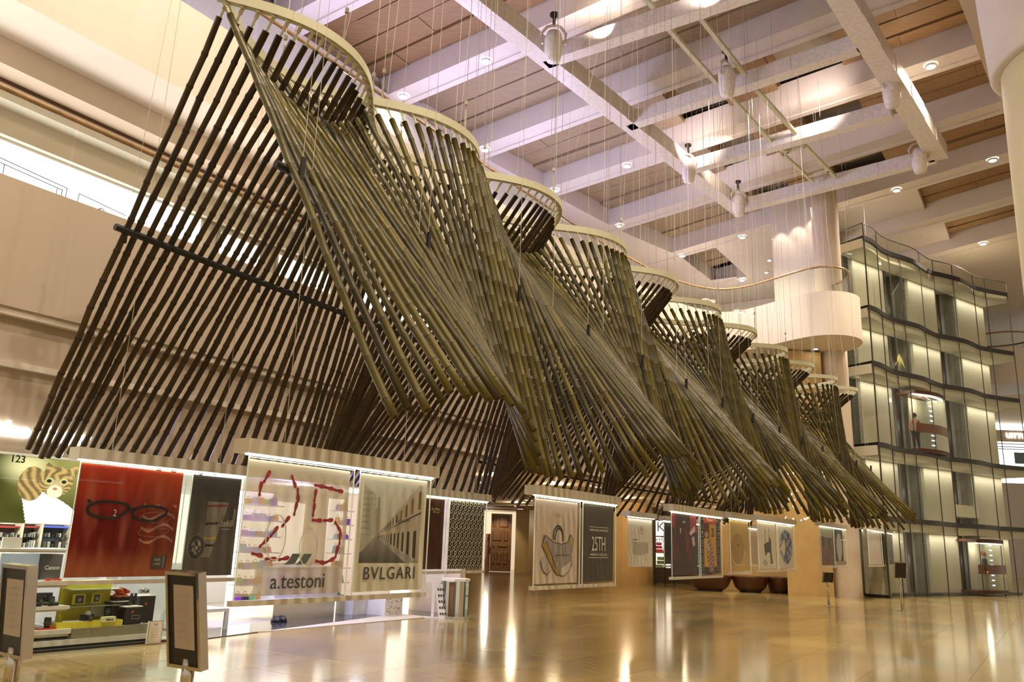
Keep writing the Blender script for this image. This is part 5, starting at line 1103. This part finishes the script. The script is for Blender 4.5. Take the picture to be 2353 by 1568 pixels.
# glass showcase column, easel sign
P = at_z(1042, 1422, 0); t = thing('glass_showcase', 'tall polygonal glass display column at the end of the shops', 'showcase', tuple(P), 0)
hh = float(at_y(1042, 1335, P[1])[2]); b = MB(); b.lathe([(.30, .06), (.30, hh)], n=8); b.build('glass_panel', M['glass'], t); b = MB(); b.lathe([(.001, 0), (.33, 0), (.33, .06), (.001, .06)], n=8); b.build('base', M['steel'], t); b = MB(); b.lathe([(.001, hh), (.32, hh), (.32, hh + .05), (.001, hh + .05)], n=8); b.build('cap', M['white'], t)
for k in range(8): a = k * math.pi / 4; b = MB(); b.tube([(.3 * math.cos(a), .3 * math.sin(a), .05), (.3 * math.cos(a), .3 * math.sin(a), hh)], .008, 4); b.build('edge_strip', ink((.05, .06, .03)), t)
b = MB(); b.box(-.12, .0, -.1, .1, .06, hh * .95); b.build('display_panel', ink((.45, .22, .10)), t)
P = at_z(993, 1421, 0); t = thing('easel_sign', 'white floor sign stand with flat foot left of the glass display column', 'sign stand', tuple(P), .1)
b = MB(); b.box(-.16, .16, -.12, .12, 0, .02); b.build('foot', M['white'], t); b = MB(); b.box(-.03, .03, -.015, .015, .02, 1.0); b.build('post', M['white'], t); b = MB(); b.box(-.2, .2, -.02, .0, .72, .98); b.build('sign_panel', M['paper'], t)
P = at_z(1018, 1424, 0); t = thing('leaflet_stand', 'narrow leaning leaflet stand with small printed squares', 'stand', tuple(P), .25); b = MB(); b.hexa([(-.09, 0, 0), (.09, 0, 0), (.09, .05, 0), (-.09, .05, 0), (-.15, .18, .7), (.03, .18, .7), (.03, .22, .7), (-.15, .22, .7)]); b.build('panel', M['paper'], t)
for k in range(5):
    b = MB()
    for j in range(3): xx = -.07 + j * .05 - k * .013; zz = .08 + .12 * k; yy = zz / .7 * .18 - .004; b.face([(xx, yy, zz), (xx + .035, yy, zz), (xx + .03, yy + .01, zz + .05), (xx - .005, yy + .01, zz + .05)])
    b.build('printed_row', ink((.06, .08, .06)), t)
# ------------------------------------------------------------------ far doorway with the carved door
Y = 47.0; XX = lambda x, y=1250: float(at_y(x, y, Y)[0]); ZZ = lambda y, x=1150: max(0, float(at_y(x, y, Y)[2])); zb_ = ZZ(1311)
b = MB(); b.box(XX(985), XX(1109), Y + .6, Y + .9, 0, 3.5); b.box(XX(1184), XX(1215), Y + .3, Y + .5, 0, 3.5); b.box(XX(1100), XX(1190), Y + .6, Y + .9, ZZ(1172), 3.5); struct(b.build('wall_doorway', mats_gold))
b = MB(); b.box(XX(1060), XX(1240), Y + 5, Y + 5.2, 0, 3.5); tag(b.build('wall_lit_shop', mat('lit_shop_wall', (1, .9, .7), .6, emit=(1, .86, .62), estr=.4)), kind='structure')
dw, dh = XX(1175) - XX(1127), ZZ(1181) - 0; dr = thing('carved_door', 'tall open wooden door with raised panels at the far end of the corridor', 'door', (XX(1127), Y, 0), .06)
wd_ = mat('carved_wood', (.30, .14, .05), .4, noise=.3, scale=3); b = MB(); b.box(0, dw, 0, .12, .02, dh); b.build('door_leaf', wd_, dr)
for u0, v0, u1, v1 in ((.08, .76, .24, .96), (.38, .76, .84, .96), (.08, .52, .52, .70), (.62, .52, .84, .70), (.08, .40, .22, .47), (.34, .41, .82, .47), (.06, .12, .24, .34), (.32, .12, .54, .34), (.62, .12, .84, .34)):
    b = MB(); x0, x1, z0, z1 = u0 * dw, u1 * dw, v0 * dh, v1 * dh; m2 = .06; b.hexa([(x0, 0, z0), (x1, 0, z0), (x1, 0, z1), (x0, 0, z1), (x0 + m2, -.06, z0 + m2), (x1 - m2, -.06, z0 + m2), (x1 - m2, -.06, z1 - m2), (x0 + m2, -.06, z1 - m2)]); b.build('raised_panel', wd_, dr)
b = MB(); b.box(-.06, .0, -.1, .0, dh * .30, dh * .42); b.build('pull_handle', M['black'], dr)
lamp('SPOT', (XX(1150), Y - 1.6, 3.3), 90, WARM, .05, (XX(1150), Y, 1.5), 70, .6); lamp('POINT', (XX(1118), Y + 2.5, 2.8), 60, (1, .9, .75), .1)
t = thing('pink_pillar_sign', 'pink upright panel beside the carved door', 'panel', (XX(1115), Y + .5, 0), 0); b = MB(); b.box(0, XX(1126) - XX(1115), 0, .2, 0, ZZ(1228)); b.build('body', ink((.62, .34, .22)), t); b = MB(); b.box(.1, .18, -.01, 0, ZZ(1246), ZZ(1236)); b.build('lettering', ink((.2, .1, .08)), t)
# ------------------------------------------------------------------ centre background: boutique rack, brown benches, escalator
Y = 37.5; XX = lambda x, y=1250, Y_=37.5: float(at_y(x, y, Y_)[0]); ZZ = lambda y, x=1600, Y_=37.5: max(0, float(at_y(x, y, Y_)[2]))
b = MB(); b.box(XX(1500), XX(1812), 40, 40.3, 0, 4.6); struct(b.build('wall_brown', mat('brown_wall', (.12, .065, .025), .6, noise=.2, scale=.6)))
t = thing('escalator', 'sloping pale escalator side behind the posters', 'escalator', (XX(1500), 38.6, 0), 0); L0 = XX(1500)
b = MB(); A0 = (XX(1585) - L0, ZZ(1170)); B0 = (XX(1745) - L0, ZZ(1330)); b.hexa([(A0[0], 0, A0[1] - .5), (B0[0], 0, B0[1] - .1), (B0[0], .7, B0[1] - .1), (A0[0], .7, A0[1] - .5), (A0[0], 0, A0[1]), (B0[0], 0, B0[1] + .4), (B0[0], .7, B0[1] + .4), (A0[0], .7, A0[1])]); b.build('side_panel', M['plaster'], t)
b = MB(); b.tube([(A0[0], 0, A0[1] + .5), (B0[0], 0, B0[1] + .9), (B0[0] + .5, 0, B0[1] + .8)], .05, 6); b.build('handrail', M['black'], t)
for x0, x1, lab in ((1580, 1682, 'left dark brown boat shaped bench on the far floor'), (1680, 1766, 'middle dark brown boat shaped bench on the far floor'), (1762, 1812, 'right dark brown boat shaped bench beside the golden pier')):
    w = XX(x1, 1320, 34) - XX(x0, 1320, 34); t = thing('bench', lab, 'bench', (XX((x0 + x1) / 2, 1320, 34), 34.0, 0), 0, 'brown benches in the far hall'); br = bpy.data.materials.get('bench_brown') or mat('bench_brown', (.07, .022, .007), .35)
    b = MB(); b.lathe([(.001, .06), (.62, .06), (.80, .20), (.92, .42), (1.0, .58), (1.0, .62), (.001, .62)], n=28, sx=w / 2, sy=.7); b.build('seat', br, t, True); b = MB(); b.lathe([(.001, 0), (.55, 0), (.55, .07), (.001, .07)], n=20, sx=w / 2, sy=.7); b.build('dark_base', M['black'], t)
t = thing('boutique_rack', 'black metal rack with shelves of goods in the lit boutique left of the striped poster', 'rack', (XX(1503), 37.2, 0), 0); w = XX(1546) - XX(1503)
for q in (0, w * .5, w): b = MB(); b.box(q - .03, q + .03, 0, .06, 0, ZZ(1197)); b.build('post', M['black'], t)
for yy, c in ((1311, (.02, .02, .02)), (1275, (.45, .22, .1)), (1238, (.3, .2, .15))): b = MB(); b.box(0, w, -.02, .3, ZZ(yy), ZZ(yy) + .06); b.build('shelf', ink(c), t)
b = MB(); b.box(.05, w - .1, .35, .4, ZZ(1311), ZZ(1200)); b.build('lit_panel', M['litw'], t)
o = put_text(t, 'K', w * .3, ZZ(1225), .6, (.05, .04, .03)); o = put_text(t, 'stford', w * .5, ZZ(1252), .42, (.08, .06, .05), .8)
for k, (x0, y0, x1, y1, c, lab) in enumerate(((1505, 1272, 1520, 1250, (.6, .04, .06), 'red striped goods on the upper rack shelf'), (1522, 1272, 1540, 1258, (.5, .35, .2), 'tan box on the upper rack shelf'), (1507, 1309, 1527, 1282, (.25, .32, .12), 'green cloth stack low in the rack'))):
    g = thing('folded_goods', lab, 'goods', (XX(x0), 37.2, ZZ(y0)), 0); ww = XX(x1) - XX(x0); hh = ZZ(y1) - ZZ(y0)
    for j in range(3): b = MB(); b.box(.02 * j, ww - .02 * j, .0, .25, hh * j / 3, hh * (j + .9) / 3); b.build('fold', ink(tuple(v * (1 - .3 * (j % 2)) for v in c)), g)
# crystal curtain glittering behind the bamboo
b = MB(); rn = random.Random(5)
for k in range(900):
    x = rn.uniform(1600, 1905); y = rn.uniform(960, 1212); P = at_y(x, y, 36.4 - rn.random() * .8 if x < 1800 else 31.5)
    if x > 1800 and rn.random() < .6: continue
    r = .022 + .02 * rn.random(); b.v += [(P[0] - r, P[1], P[2]), (P[0] + r, P[1], P[2]), (P[0], P[1] - r, P[2]), (P[0], P[1] + r, P[2]), (P[0], P[1], P[2] - r), (P[0], P[1], P[2] + r)]; q = len(b.v) - 6
    for f in ((0, 2, 5), (2, 1, 5), (1, 3, 5), (3, 0, 5), (2, 0, 4), (1, 2, 4), (3, 1, 4), (0, 3, 4)): b.f.append(tuple(q + i for i in f)); b.mi.append(0)
o = b.build('crystal_curtain', mat('crystal_glow', (1, 1, .8), .1, emit=(1, .98, .75), estr=3.5)); tag(o, 'glittering hanging crystal lights behind the far bamboo', 'crystal lights', kind='stuff')
